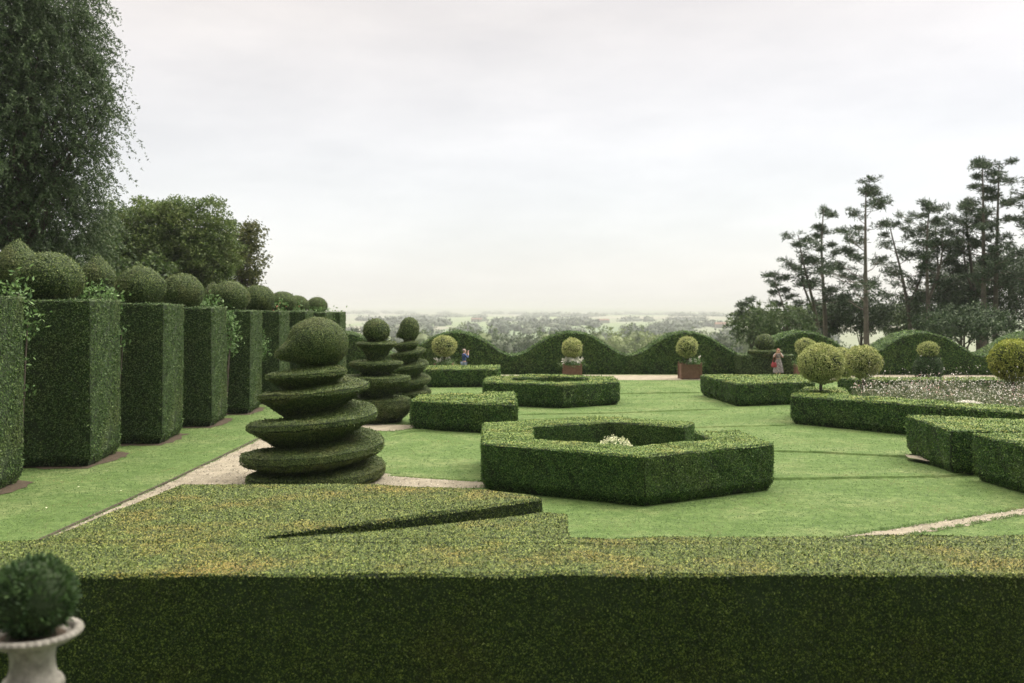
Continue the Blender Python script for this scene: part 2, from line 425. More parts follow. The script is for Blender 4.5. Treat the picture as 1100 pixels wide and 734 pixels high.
# ------------------------------------------------------------------ low parterre hedges
hexA = [(5.75, 25.1), (5.97, 22.8), (2.78, 20.85), (-.66, 22.8), (-.76, 26.8), (2.6, 28.5), (4.95, 27.1), (4.5, 26.0), (2.6, 27.1),
        (.5, 26.1), (.52, 23.5), (2.7, 22.3), (4.7, 23.45), (4.6, 25.1)]
FP.append(hexA)
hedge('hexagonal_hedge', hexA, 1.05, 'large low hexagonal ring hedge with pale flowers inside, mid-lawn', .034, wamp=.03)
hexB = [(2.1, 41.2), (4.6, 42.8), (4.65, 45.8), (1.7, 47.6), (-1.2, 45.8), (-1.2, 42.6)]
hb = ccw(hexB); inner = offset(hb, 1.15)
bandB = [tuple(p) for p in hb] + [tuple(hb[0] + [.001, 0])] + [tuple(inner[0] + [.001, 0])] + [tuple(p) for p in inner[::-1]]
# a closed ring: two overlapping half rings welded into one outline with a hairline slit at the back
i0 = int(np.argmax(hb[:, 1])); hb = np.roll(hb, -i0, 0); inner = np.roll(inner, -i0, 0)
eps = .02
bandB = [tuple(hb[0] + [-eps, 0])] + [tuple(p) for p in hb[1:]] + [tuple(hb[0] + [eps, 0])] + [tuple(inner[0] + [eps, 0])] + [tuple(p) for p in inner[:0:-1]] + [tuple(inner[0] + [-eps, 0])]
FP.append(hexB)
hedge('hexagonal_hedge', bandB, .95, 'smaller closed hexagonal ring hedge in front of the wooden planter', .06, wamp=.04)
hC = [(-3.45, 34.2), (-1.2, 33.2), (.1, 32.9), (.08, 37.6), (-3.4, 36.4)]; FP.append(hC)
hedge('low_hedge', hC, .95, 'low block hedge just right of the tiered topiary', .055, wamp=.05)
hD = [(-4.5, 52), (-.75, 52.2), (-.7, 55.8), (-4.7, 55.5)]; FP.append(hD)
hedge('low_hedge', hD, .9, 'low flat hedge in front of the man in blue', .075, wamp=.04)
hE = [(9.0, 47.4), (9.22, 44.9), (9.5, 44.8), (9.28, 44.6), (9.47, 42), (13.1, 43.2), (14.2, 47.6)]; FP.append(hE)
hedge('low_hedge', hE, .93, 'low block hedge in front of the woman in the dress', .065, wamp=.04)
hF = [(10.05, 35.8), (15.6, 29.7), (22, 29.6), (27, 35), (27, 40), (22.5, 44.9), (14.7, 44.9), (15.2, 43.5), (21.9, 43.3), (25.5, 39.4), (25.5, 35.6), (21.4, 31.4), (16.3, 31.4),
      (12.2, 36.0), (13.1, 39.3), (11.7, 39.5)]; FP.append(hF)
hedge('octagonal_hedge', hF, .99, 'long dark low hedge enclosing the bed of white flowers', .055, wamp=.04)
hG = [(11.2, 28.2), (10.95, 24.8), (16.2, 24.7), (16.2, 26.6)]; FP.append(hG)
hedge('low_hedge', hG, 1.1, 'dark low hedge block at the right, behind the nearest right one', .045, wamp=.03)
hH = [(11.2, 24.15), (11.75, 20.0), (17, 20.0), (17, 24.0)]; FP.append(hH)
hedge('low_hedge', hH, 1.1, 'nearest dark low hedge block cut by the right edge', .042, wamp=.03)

# ------------------------------------------------------------------ tall yew blocks with balls
def onblock():
    """one block 2.6 wide, 2.6 deep, 4.3 tall: its near right corner at 0,0"""
    root = thing('topiary_block', 'x', 'topiary', (0, 0, 0), 'tall square yew blocks topped with balls')
    g = prism([(-2.6, 0), (0, 0), (0, 2.55), (-2.6, 2.55)], .03, 4.3, jit=.02, foot=.10)
    foliate(g, .052, 1.35, wamp=.018, ws=1.2)
    g.build('clipped_block', [M['core'], M['block']], parent=root)
    g = lathe(ballprof(.82, .72, 18), (0, 0, .64), 30, wamp=.03)
    foliate(g, .050, 1.5, wamp=.03)
    g.build('clipped_ball', [M['core'], M['topi']], parent=root).location = (-1.3, 1.3, 4.27)
    return root
nc = [(-11.53, 21.35, 4.42, 'nearest, cut by the left edge'), (-11.06, 26.1, 4.36, 'second from the near end'), (-10.7, 30.4, 4.28, 'third from the near end'), (-10.5, 34.8, 4.16, 'fourth, with a climber on its side'),
      (-10.3, 39.0, 4.03, 'fifth of the row'), (-10.1, 43.2, 4.0, 'sixth, behind the big spiral'), (-9.9, 47.5, 3.97, 'seventh of the row'), (-9.75, 51.8, 3.9, 'eighth, next to last'), (-9.7, 56.1, 3.88, 'last, farthest block')]
b0 = onblock(); kids = list(b0.children)
for i, (x, y, zt, lb) in enumerate(nc):
    if i == 0: r = b0
    else:
        r = b0.copy(); col.objects.link(r)
        for ch in kids:
            c_ = ch.copy(); col.objects.link(c_); c_.parent = r
            if ch.name.startswith('clipped_ball'):
                ub, rb = ((0, 0), (55, 34), (149, 25.5), (197, 22), (245, 21.5), (277, 18), (303, 15), (319, 12.5), (341, 11))[i]
                yb = y + 1.3; s = rb / F * yb / .84; c_.scale = (s, s, s * (1, .94, 1.0, 1.07, .98, 1.05, .95, 1, 1.04)[i]); c_.rotation_euler = (0, 0, i * 1.3)
                a5 = R((5, 5, 5, 4.5, 4, 3, 3, 2, 2)[i]); dx, dy = (ub - 550) / F * yb - x, 1.3
                c_.location = (dx * math.cos(a5) + dy * math.sin(a5), dy * math.cos(a5) - dx * math.sin(a5), 4.27)
    r.location = (x, y, 0); r.rotation_euler = (R((0, .2, -.5, .4, .1, -.4, .5, -.2, .3)[i]), R((0, -.2, .5, -.3, .6, -.3, .4, .2, -.3)[i]), R((5, 5, 5, 4.5, 4, 3, 3, 2, 2)[i])); r.scale = (1, 1, zt / 4.3)
    r['label'] = 'tall yew block with a ball on top, ' + lb
    ca, sa = math.cos(r.rotation_euler.z), math.sin(r.rotation_euler.z)
    q = [(x + a * ca - b_ * sa, y + a * sa + b_ * ca) for a, b_ in ((-2.6, 0), (0, 0), (0, 2.55), (-2.6, 2.55))]
    FP.append(q)
    so = [(x - 2.7, y - .35), (x + .05, y - .25), (x + .22, y + 1.2), (x + .08, y + 2.5), (x - .5, y + 2.8), (x - 2.7, y + 2.8)]
    flat(so, .012, 'soil', M['soil'], label='bare soil round the foot of a yew block', step=.3, jit=.07); FP.append(so)

# pointed domes of the row behind
def dome(px, ptop, Yd, rpx, lb):
    x = (px - 550) / F * Yd; r = rpx / F * Yd; zt = H - (ptop - 330) / F * Yd
    t = thing('pointed_topiary', lb, 'topiary', (x, Yd, 0), 'pointed yew domes behind the blocks')
    hh = r * 2.1; zb = zt - hh
    tt = np.linspace(0, 1, 14)
    prof = [(r * a, zb + hh * b_) for a, b_ in ((.70, 0), (.90, .12), (1.0, .28), (.99, .42), (.88, .56), (.70, .68), (.49, .79), (.27, .89), (.11, .96), (.01, 1))]
    g = lathe(prof, (x, Yd, 0), 30, wamp=.02); foliate(g, .055, 1.5)
    g.build('clipped_dome', [M['core'], M['topi']], (x, Yd, 0), t)
    g = prism([(x - r, Yd - r), (x + r, Yd - r), (x + r, Yd + r), (x - r, Yd + r)], 0, zb + .02, foot=.05); foliate(g, .08, 1.4)
    g.build('clipped_column', [M['core'], M['block']], (x, Yd, 0), t)
dome(19, 257, 33, 24, 'large pointed yew dome rising at the left edge')
dome(105, 274, 38, 18, 'pointed yew dome between the first two balls')
dome(150, 283, 44, 15, 'pointed yew tip showing above the second ball')
dome(229, 303, 50, 12, 'small yew dome peeping behind the fourth ball')
dome(284, 309, 56, 9, 'small pointed yew tip behind the fifth ball')
dome(310, 316, 62, 9, 'tiny yew tip near the far end of the blocks')

# ------------------------------------------------------------------ spirals
TZ = [(-.9, .02), (-.5, .16), (0, .38), (.5, .67), (1, 1.0), (1.5, 1.38), (2, 1.72), (2.5, 2.08), (3, 2.36), (3.5, 2.56), (4, 2.74), (4.25, 2.80)]
TR = [(-.9, 1.5), (-.5, 1.58), (0, 1.64), (.5, 1.73), (1, 1.66), (1.5, 1.66), (2, 1.5), (2.5, 1.36), (3, 1.25), (3.5, 1.16), (4, .98), (4.25, .8)]
def spiral(cx, cy, sr, sz, size, lb, cover=1.5, label_group=None, fat=1.0):
    t = np.linspace(-.9, 4.25, 330)
    z = np.interp(t, *zip(*TZ)); rr = np.interp(t, *zip(*TR))
    ker = np.ones(21) / 21
    z = np.convolve(np.pad(z, 10, 'edge'), ker, 'valid'); rr = np.convolve(np.pad(rr, 10, 'edge'), ker, 'valid')
    rr = rr * (1 + .02 * np.sin(t * 11) + .012 * np.sin(t * 27))
    th = 2 * PI * t
    thick = np.interp(t, [-.9, 0, 1, 2, 3, 4.25], [.14, .30, .24, .16, .11, .09]) * fat
    end = np.clip((4.25 - t) / .35, .05, 1) * np.clip((t + .9) / .25, .05, 1)
    below = np.interp(t, [-.9, .5, 1.5, 3, 4.25], [.10, .5, .62, .5, .3])
    A = []
    # profile: core top, shelf top, rounded rim, funnel underside, core bottom
    for fr_, dz, o_ in ((.30, .10, 0), (.62, .045, 0), (.90, .005, 0), (.975, -.03, 0), (1.0, -.28, 1), (1.0, -.78, 1), (.93, -1.05, 1), (.46, None, .5), (.30, None, 1)):
        r_ = rr * fr_ * (1 if fr_ < .5 else (end if True else 1)) if fr_ > .5 else rr * fr_
        if dz is None: zz = z - thick * 1.1 - (below - thick) * o_ if fr_ > .5 else z - below - .05
        else: zz = z + (dz if o_ == 0 else dz * thick)
        zz = np.maximum(zz, .02)
        A.append(np.stack([r_ * np.cos(th) * sr, r_ * np.sin(th) * sr, zz * sz], -1))
    P = np.stack(A, 1) + np.array([cx, cy, 0])
    g = Geo(); v, f = grid(P)
    a = v[f[6 * 0 + 0]]
    # orientation: shelf top must face up
    q = v[f[8 * 100 + 1]]; nz = np.cross(q[1] - q[0], q[2] - q[0])[2]
    if nz < 0: f = f[:, ::-1]
    g.add(v, f)
    lathe([(.60 * sr, .02), (.55 * sr, .8 * sz), (.42 * sr, 1.7 * sz), (.33 * sr, 2.4 * sz), (.34 * sr, 3.0 * sz)], (cx, cy, 0), 20, g)
    foliate(g, size, cover, wamp=.03, ws=2.2)
    root = thing('spiral_topiary', lb, 'topiary', (cx, cy, 0), 'spiral yew topiaries')
    g.build('clipped_spiral', [M['core'], M['topi']], (cx, cy, 0), root)
    # crown ball with its beak
    n = 22; a = np.linspace(-PI/2 + .02, PI/2, n); ph = np.linspace(0, 2*PI, 40, endpoint=False)
    D = np.stack([np.outer(np.cos(ph), np.cos(a)), np.outer(np.sin(ph), np.cos(a)), np.tile(np.sin(a), (40, 1))], -1)
    dirb = np.array([-1, -.35, -.38]); dirb = dirb / np.linalg.norm(dirb)
    ang = np.arccos(np.clip((D @ dirb), -1, 1))
    s = 1 + .50 * np.exp(-(ang / .27) ** 2)
    d2 = np.array([-.75, -.62, .30]); d2 = d2 / np.linalg.norm(d2); s -= .07 * np.exp(-(np.arccos(np.clip(D @ d2, -1, 1)) / .28) ** 2)
    P = D * s[..., None] * np.array([.73 * sr * 1.0, .73 * sr, .60 * sz]) + np.array([cx + .06 * sr, cy, 3.32 * sz])
    g = Geo(); v, f = grid(P, closed_u=True); g.add(v, f); foliate(g, size, cover, wamp=.02)
    g.build('clipped_ball', [M['core'], M['topi']], (cx, cy, 0), root)
    FP.append([(cx + 1.4 * sr * math.cos(q), cy + 1.4 * sr * math.sin(q)) for q in np.linspace(0, 2*PI, 12, endpoint=False)])
    return root
spiral(-4.78, 24.2, 1.0, 1.0, .032, 'largest spiral topiary with a beaked ball, beside the gravel path')
spiral(-4.8, 46.3, .60, .95, .048, 'farthest, slimmest spiral topiary with small ball, near wavy hedge', fat=.9)
# tiered discs
c = (-4.98, 36.5, 0)
root = thing('tiered_topiary', 'tiered yew topiary of stacked flat discs under a small ball', 'topiary', c)
for zt, r, th_, zl, rl in ((.86, 1.28, .55, .02, .9), (1.66, 1.25, .28, .70, .45), (2.20, .98, .15, 1.5, .38), (2.90, .74, .09, 2.1, .28)):
    g = lathe([(rl, zl), (rl + (r - rl) * .12, zl + (zt - th_ - zl) * .35), (rl + (r - rl) * .40, zl + (zt - th_ - zl) * .72), (r * .93, zt - th_), (r, zt - th_ * .5), (r * .985, zt - .03), (r * .9, zt), (.01, zt + .04)], c, 36, wamp=.02)
    foliate(g, .042, 1.5); g.build('clipped_disc', [M['core'], M['topi']], c, root)
g = lathe(ballprof(.47, .44, 14), (c[0] - .0, c[1], 3.32), 26); foliate(g, .05, 1.5); g.build('clipped_ball', [M['core'], M['topi']], c, root)
g = tube([(c[0], c[1], 0), (c[0], c[1], 3.2)], .12); g.build('trunk', [M['bark']], c, root)
FP.append([(c[0] + 1.2 * math.cos(q), c[1] + 1.2 * math.sin(q)) for q in np.linspace(0, 2*PI, 12, endpoint=False)])

# ------------------------------------------------------------------ wavy hedge
def wavy(x0, x1, yf, th_, label, dyr=0):
    xs_ = np.arange(x0, x1 + .01, .2); n = len(xs_)
    u = 2 * PI * (xs_ - 3.72) / 7.25
    zt = 1.95 + .72 * (np.cos(u) + .10 * np.cos(2 * u) * -1)
    zt = zt + rng.normal(size=n) * .008
    yy = yf + dyr * np.clip((xs_ - 18) / 20, 0, 1) ** 1.5
    rows = [np.stack([xs_, yy + a, zz], -1) for a, zz in ((.08, np.full(n, .0)), (0, np.full(n, .3)), (0, zt - .05), (.06, zt), (th_ - .06, zt), (th_, zt - .05), (th_, np.full(n, -1.)))]
    P = np.stack(rows, 1); v, f = grid(P)
    q = v[f[6 * 3 + 0]]
    if np.cross(q[1] - q[0], q[2] - q[0])[1] > 0: f = f[:, ::-1]
    g = Geo().add(v, f)
    ends = [P[0], P[-1]]
    for e in ends: g.add(e, [(0, 1, 5, 6), (1, 2, 4, 5)]).add(e, [(2, 3, 4)])
    foliate(g, .09, 1.6, wamp=.06, ws=.9)
    o = g.build('wavy_hedge', [M['core'], M['yew']], (x0, yf, 0))
    tag(o, label, 'hedge')
wavy(-15.6, 15.2, 62.3, 1.5, 'long hedge cut in waves closing the garden before the valley')
wavy(15.7, 42, 62.0, 2.6, 'thicker wavy hedge before the pines, right of the woman', -1.5)

# block behind the woman, disc and ball on it
x0, x1 = (797 - 550) / F * 60.5, (853 - 550) / F * 60.5
root = thing('topiary_plinth', 'square yew block with disc and ball, behind the woman', 'topiary', ((x0 + x1) / 2, 61, 0))
o_ = ((x0 + x1) / 2, 61, 0)
g = prism([(x0, 60.5), (x1, 60.3), (x1, 62), (x0 - .1, 62)], 0, H - 52 / F * 60.5); foliate(g, .08, 1.5); g.build('clipped_block', [M['core'], M['block']], o_, root)
bx = (822 - 550) / F * 61
g = lathe([(.7, 1.2), (1.0, 1.38), (1.02, 1.5), (.9, 1.55), (.01, 1.57)], (bx, 61.1, 0), 24); foliate(g, .08, 1.5); g.build('clipped_disc', [M['core'], M['topi']], o_, root)
g = lathe(ballprof(.56, .56, 14), (bx, 61.1, 1.98), 24); foliate(g, .08, 1.5); g.build('clipped_ball', [M['core'], M['topi']], o_, root)

# ------------------------------------------------------------------ box balls on stems
def standard(x, y, zc, r, lb, mat='box', size=.07, zb=0, group=None, name='ball_tree', rz=None):
    t = thing(name, lb, 'tree', (x, y, zb), group)
    g = lathe(ballprof(r, rz or r * .9, 18), (x, y, zc), 30, wamp=.06)
    foliate(g, size, 1.9, wamp=.08, ws=2.5, lo=.2, hi=1, stray=.04)
    g.build('crown', [M['core'], M[mat]], (x, y, zb), t)
    g = tube([(x, y, zb), (x + .01, y, (zb + zc) / 2), (x, y, zc)], [.085 * min(1, r + .1), .07 * min(1, r + .1), .05])
    for k_ in range(4):
        a = k_ * 1.6 + .4
        tube([(x, y, zc - r * .95), (x + .4 * r * math.cos(a), y + .4 * r * math.sin(a), zc - r * .3)], [.04, .02], 6, g)
    g.build('trunk', [M['bark']], (x, y, zb), t)
def px(u, Yd): return (u - 550) / F * Yd
GB = 'pale ball trees round the flower bed'
standard(px(881.5, 37.4), 37.4, H - 61 / F * 37.4, .75, 'pale ball tree on a short trunk, nearest the open lawn', group=GB, size=.055, rz=.63)
standard(px(927, 42.5), 42.5, H - 59 / F * 42.5, .66, 'pale ball tree right beside the nearest ball tree', group=GB)
standard(px(904, 47), 47, H - 60 / F * 47, .70, 'pale ball tree mostly hidden between two others', group=GB)
standard(px(1088, 40.5), 40.5, H - 57.5 / F * 40.5, .84, 'golden ball tree at the right edge', 'ybox', group=GB)

# ------------------------------------------------------------------ planters
def plank_box(x, y, w, h, root):
    g = Geo(); n = 6; hw = w / 2
    for s in range(4):
        for i in range(n):
            a0, a1 = -hw + .05 + (w - .1) * i / n + .004, -hw + .05 + (w - .1) * (i + 1) / n - .004
            if s == 0: boxg(x + a0, x + a1, y - hw + .01, y - hw + .035, .07, h - .05, g)
            if s == 1: boxg(x + a0, x + a1, y + hw - .035, y + hw - .01, .07, h - .05, g)
            if s == 2: boxg(x - hw + .01, x - hw + .035, y + a0, y + a1, .07, h - .05, g)
            if s == 3: boxg(x + hw - .035, x + hw - .01, y + a0, y + a1, .07, h - .05, g)
    g.build('side_boards', [M['wood']], (x, y, 0), root)
    for sx_ in (-1, 1):
        for sy_ in (-1, 1):
            g = boxg(x + sx_ * hw - .05, x + sx_ * hw + .05, y + sy_ * hw - .05, y + sy_ * hw + .05, 0, h + .03)
            lathe([(.02, h + .03), (.05, h + .07), (.045, h + .11), (.005, h + .13)], (x + sx_ * hw, y + sy_ * hw, 0), 10, g)
            g.build('corner_post', [M['wood']], (x, y, 0), root)
    for zz in (.05, h - .06):
        for bb in ((x - hw + .05, x + hw - .05, y - hw - .012, y - hw + .008), (x - hw + .05, x + hw - .05, y + hw - .008, y + hw + .012),
                   (x - hw - .012, x - hw + .008, y - hw + .05, y + hw - .05), (x + hw - .008, x + hw + .012, y - hw + .05, y + hw - .05)):
            boxg(*bb, zz, zz + .07).build('rail', [M['wood']], (x, y, 0), root)
    boxg(x - hw + .04, x + hw - .04, y - hw + .04, y + hw - .04, h - .14, h - .1).build('potting_soil', [M['soil']], (x, y, 0), root)
def flowers(x, y, z, rad, hgt, lb, nf=22, nl=900, fl='white', fs=.13, leaf='rose', fx=0):
    t = thing('flowering_plant', lb, 'plant', (x, y, z))
    p = rng.normal(size=(nl, 3)) * np.array([rad * .45, rad * .45, hgt * .3]) + np.array([x, y, z + hgt * .4])
    p[:, 2] = np.maximum(p[:, 2], z)
    g = Geo().add(*leaves(p, unit(rng.normal(size=(nl, 3)) + [0, 0, .7]), .13, .35)); g.build('leaves', [M[leaf]], (x, y, z), t)
    g = Geo()
    for i in range(nf):
        a = rng.uniform(0, 2*PI); rr = rad * math.sqrt(rng.random()); c_ = np.array([x + fx + rr * math.cos(a), y + rr * math.sin(a) * .8, z + hgt * rng.uniform(.55, 1.1)])
        q = c_ + rng.normal(size=(7, 3)) * fs * .22
        g.add(*leaves(q, unit(rng.normal(size=(7, 3)) + [0, -.3, .6]), fs, .8))
    g.build('blossoms', [M[fl]], (x, y, z), t)
GP = 'square wooden planters along the wavy hedge'
GT = 'ball trees growing from the planters'
for u, Yd, w, h, br, bv, lb in ((614.5, 59.6, 1.02, .72, .53, 374, 'behind the smaller ring hedge'), (741, 58.2, 1.12, .86, .53, 373, 'standing on the open gravel'),
                                (477, 59.4, 1.05, .75, .62, 372, 'left of the man in blue'), (866, 58.6, 1.05, .8, .52, 373.5, 'behind the nearest ball tree')):
    x = px(u, Yd)
    t = thing('planter', 'square brown wooden planter ' + lb, 'planter', (x, Yd, 0), GP)
    plank_box(x, Yd, w, h, t)
    standard(x + (-.15 if u == 741 else 0), Yd, H - (bv - 330) / F * Yd, br, 'small pale ball tree in the planter ' + lb, 'box', .08, h - .12, GT)
    if u == 741: flowers(x + .25, Yd, h - .12, .42, .42, 'green plant with few white flowers in the planter on open gravel', 8)
    else: flowers(x, Yd, h - .12, .66, .50, 'white flowers in the planter ' + lb, 26 if u > 500 else 14, fs=.15)
# dark planting left of right-hand hedge crest: mound with ball above
xx, yy = px(997, 58), 58
t = thing('mounded_shrub', 'dark blue-green dome with a paler ball above, against the wavy hedge', 'shrub', (xx, yy, 0))
g = lathe([(.5, .0), (.78, .35), (.82, .7), (.66, 1.1), (.4, 1.28), (.01, 1.36)], (xx, yy, 0), 24, wamp=.05); foliate(g, .10, 1.8, lo=.3, hi=1); g.build('dome', [M['core'], M['urnp']], (xx, yy, 0), t)
g = lathe(ballprof(.55, .44, 12), (xx, yy, 1.72), 22); foliate(g, .09, 1.8, lo=.3, hi=1); g.build('ball', [M['core'], M['box']], (xx, yy, 0), t)

# flower inside the hexagon
x, y = px(661, 24.9), 24.9
t = thing('flowering_plant', 'cream-flowered plant in the middle of the large hexagonal hedge', 'plant', (x, y, 0))
n = 2600
p = rng.normal(size=(n, 3)); p = unit(p) * rng.random((n, 1)) ** .4 * np.array([.52, .45, .42]) + np.array([x, y, .44]); p[:, 2] = np.maximum(p[:, 2], .01)
Geo().add(*leaves(p, unit(rng.normal(size=(n, 3)) + [0, 0, .8]), .07, .4)).build('leaves', [M['rose']], (x, y, 0), t)
n = 420; a = rng.uniform(0, 2*PI, n); q = np.sqrt(rng.random(n))
p = np.column_stack([x + .5 * q * np.cos(a), y + .42 * q * np.sin(a), .62 + .28 * (1 - q * q) + rng.normal(size=n) * .04])
Geo().add(*leaves(p, unit(rng.normal(size=(n, 3)) * .5 + [0, 0, 1]), .065, .7)).build('blossoms', [M['cream']], (x, y, 0), t)

# ------------------------------------------------------------------ big bed of white flowers
bed = [(12.8, 36.6), (16.6, 32.2), (21.2, 32.2), (24.8, 36), (24.8, 39.2), (21.5, 42.6), (15.8, 42.6), (13.6, 40)]
flat(bed, .02, 'soil', M['soil'], label='soil of the flower bed', step=.5, jit=.03); FP.append(bed)
def inbed(n):
    q = np.column_stack([rng.uniform(12.6, 24.8, n * 2), rng.uniform(32.2, 42.6, n * 2)])
    q = q[inpoly(q[:, 0], q[:, 1], bed)][:n]; return q
q = inbed(26000); dens = wob(np.column_stack([q, np.zeros(len(q))]), 1, .7)
q = q[dens > -.55]
hz = .98 + .25 * np.clip(wob(np.column_stack([q, np.ones(len(q))]), 1, .9), -1, 1)
p = np.column_stack([q, rng.random(len(q)) ** .7 * hz])
o = Geo().add(*leaves(p, unit(rng.normal(size=(len(p), 3)) * .6 + [0, 0, 1]), .16, .16, .5, 1)).build('bed_foliage', [M['gaura']])
tag(o, 'wispy grey-green stems filling the flower bed', 'plants', kind='stuff')
q = inbed(4600); w_ = wob(np.column_stack([q, np.ones(len(q)) * 3]), 1, .8); q = q[w_ > -.35]
hz = 1.22 + .25 * np.clip(wob(np.column_stack([q, np.ones(len(q))]), 1, .9), -1, 1)
zz = hz * (.70 + .38 * rng.random(len(q))) + (rng.random(len(q)) < .12) * rng.random(len(q)) ** 2 * .8
p = np.column_stack([q, zz]); pk = wob(p, 1, 1.3) > .42
g = Geo(); g.add(*leaves(p[~pk], unit(rng.normal(size=((~pk).sum(), 3))), .05, .7), 0); g.add(*leaves(p[pk], unit(rng.normal(size=(pk.sum(), 3))), .055, .8), 1)
tall = zz > 1.35
for c_ in p[tall][:160]: g.add(*tube([(c_[0], c_[1], .5), tuple(c_)], .006, 4).parts[0][:2], 2)
o = g.build('bed_blossoms', [M['white'], M['pink'], M['gaura']])
tag(o, 'countless small white and pink blossoms over the bed', 'flowers', kind='stuff')
x, y = px(1034, 33.5), 33.2
n = 1500; a = rng.uniform(0, 2*PI, n); q = np.sqrt(rng.random(n))
p = np.column_stack([x + .55 * q * np.cos(a), y + .3 * q * np.sin(a), .92 + .12 * (1 - q) + .04 * np.sin(a * 2 + 1)])
t = thing('flowering_plant', 'low snow-white cushion of flowers at the front of the bed', 'plant', (x, y, 0))
Geo().add(*leaves(p, unit(rng.normal(size=(n, 3)) * .5 + [0, 0, 1]), .06, .8)).build('blossoms', [M['white']], (x, y, 0), t)
n = 1500; p = rng.random((n, 3)) * [1, .5, .9] + [x - .5, y - .25, 0]
Geo().add(*leaves(p, unit(rng.normal(size=(n, 3)) + [0, 0, 1]), .1, .3)).build('leaves', [M['gaura']], (x, y, 0), t)

# ------------------------------------------------------------------ climbers between the blocks
def climber(pts, n, spread, lb, fl=None, size=.13):
    g = Geo(); c0 = np.array(pts[0], float)
    t = thing('climbing_shrub', lb, 'shrub', (c0[0], c0[1], 0))
    for c_ in pts:
        p = rng.normal(size=(n, 3)) * spread + np.array(c_)
        g.add(*leaves(p, unit(rng.normal(size=(n, 3)) + [.4, -.4, .6]), size, .45))
    g.build('leaves', [M['rose']], (c0[0], c0[1], 0), t)
    for c_ in pts: tube([(c_[0] - .3, c_[1] + .2, 0), (c_[0] - .15, c_[1] + .1, c_[2] * .6), tuple(c_)], [.04, .03, .012], 6).build('stem', [M['bark']], (c0[0], c0[1], 0), t)
    if fl:
        n = 16; k_ = rng.integers(0, len(pts), n)
        p = np.array(pts)[k_] + rng.normal(size=(n, 3)) * spread * .9
        Geo().add(*leaves(p, unit(rng.normal(size=(n, 3))), .13, .8)).build('blossoms', [M[fl]], (c0[0], c0[1], 0), t)
climber([at(20, 314, 25.2), at(12, 320, 24.8), at(30, 345, 25.2)], 80, .22, 'fresh green shrub growing up between the two nearest blocks')
climber([at(24, 360, 25.3), at(25, 385, 25.3), at(27, 420, 25.3)], 22, .12, 'thin green shoots against the second block')
climber([at(96, 313, 29.6), at(108, 318, 29.6), at(122, 322, 29.6)], 100, .20, 'fresh green shrub between the second and third blocks')
climber([at(131, 355, 29.9), at(132, 372, 29.9)], 22, .10, 'few green shoots beside the third block')
climber([at(221, 326, 37.8), at(230, 329, 37.8)], 150, .2, 'green tuft on top between the fourth and fifth balls')
climber([at(246, 340, 38.2), at(249, 352, 38.2), at(248, 364, 38.2), at(247, 372, 38.2)], 120, .17, 'bright climber hanging on the fifth block')
climber([at(281, 368, 42.4), at(282, 378, 42.4)], 110, .16, 'small round climber on the sixth block')
climber([at(300, 329, 46.5), at(318, 331, 50)], 110, .2, 'shrub with orange blossoms topping the far blocks', 'orange')
climber([at(344, 337, 56), at(352, 340, 56), at(336, 338, 56)], 140, .3, 'green shrub tumbling off the last block')

# ------------------------------------------------------------------ trees
def crown_pts(blobs, n, clump=.5, shell=.55, per=40, strand=0):
    """points and outward directions of leaves gathered in clumps near the shells of ellipsoids"""
    vol = np.array([r[0] * r[1] * r[2] for _, r in blobs]) ** .67; vol = vol / vol.sum()
    P, N = [], []
    nc_ = max(1, n // per)
    for (c_, r), fv in zip(blobs, vol):
        kk = max(3, int(nc_ * fv))
        d = unit(rng.normal(size=(kk, 3))); s = shell + (1 - shell) * rng.random((kk, 1)) ** .6
        cc = d * s * np.array(r) * (1 + .16 * np.sin(d[:, :1] * 7 + d[:, 2:3] * 5)) + np.array(c_)
        if strand:
            tt = rng.random((kk * per, 1)); dh = np.repeat(unit(d * [1, 1, .25] + rng.normal(size=(kk, 3)) * .35 + [0, 0, .15]), per, 0); ln = np.repeat(rng.uniform(.6, 1.35, (kk, 1)), per, 0) * strand
            q = np.repeat(cc, per, 0) + dh * tt * ln - np.array([0, 0, .75]) * tt ** 2 * ln + rng.normal(size=(kk * per, 3)) * .07 * (1.2 - tt)
        else: q = np.repeat(cc, per, 0) + unit(rng.normal(size=(kk * per, 3))) * rng.random((kk * per, 1)) ** .45 * clump * 1.5 * np.array([1, 1, .6]) * np.repeat(rng.uniform(.55, 1.25, (kk, 1)), per, 0)
        P.append(q); N.append(np.repeat(d, per, 0))
    return np.concatenate(P), np.concatenate(N)
def broadleaf(name, base, blobs, n, size, mat, lb, group=None, clump=.5, aspect=.6, tr=.35, down=0, shell=.55, per=40, cat='tree', limbs=9, barkm='bark', solid=False, strand=0):
    t = thing(name, lb, cat, base, group)
    P, N = crown_pts(blobs, n, clump, shell, per, strand)
    cg = Geo()
    if solid:
        for c_, rr_ in blobs: lathe(ballprof(rr_[0] * .74, rr_[2] * .78, 9), c_, 12, cg, 0, .6)
    P[:, 2] = np.maximum(P[:, 2], base[2] + .3)
    cg.add(*leaves(P, unit(N * .5 + rng.normal(size=N.shape) * .7), size, aspect, down=down)).build('crown', [M[mat]], base, t)
    bz = np.array(base, float); top = np.mean([c_ for c_, _ in blobs], 0)
    g = tube([bz, bz + (top - bz) * .35 + [.1 * tr, 0, 0], bz + (top - bz) * .7, top + [0, 0, blobs[0][1][2] * .4]], [tr, tr * .75, tr * .5, tr * .15], 9)
    for i in range(limbs):
        c_, r = blobs[i % len(blobs)]
        e = np.array(c_) + unit(rng.normal(size=(1, 3)))[0] * np.array(r) * .75
        s = bz + (top - bz) * rng.uniform(.3, .7)
        tube([s, (s + e) / 2 + [0, 0, .06 * np.linalg.norm(e - s)], e], [tr * .35, tr * .22, tr * .06], 6, g)
    g.build('trunk', [M[barkm]], base, t)
    return t
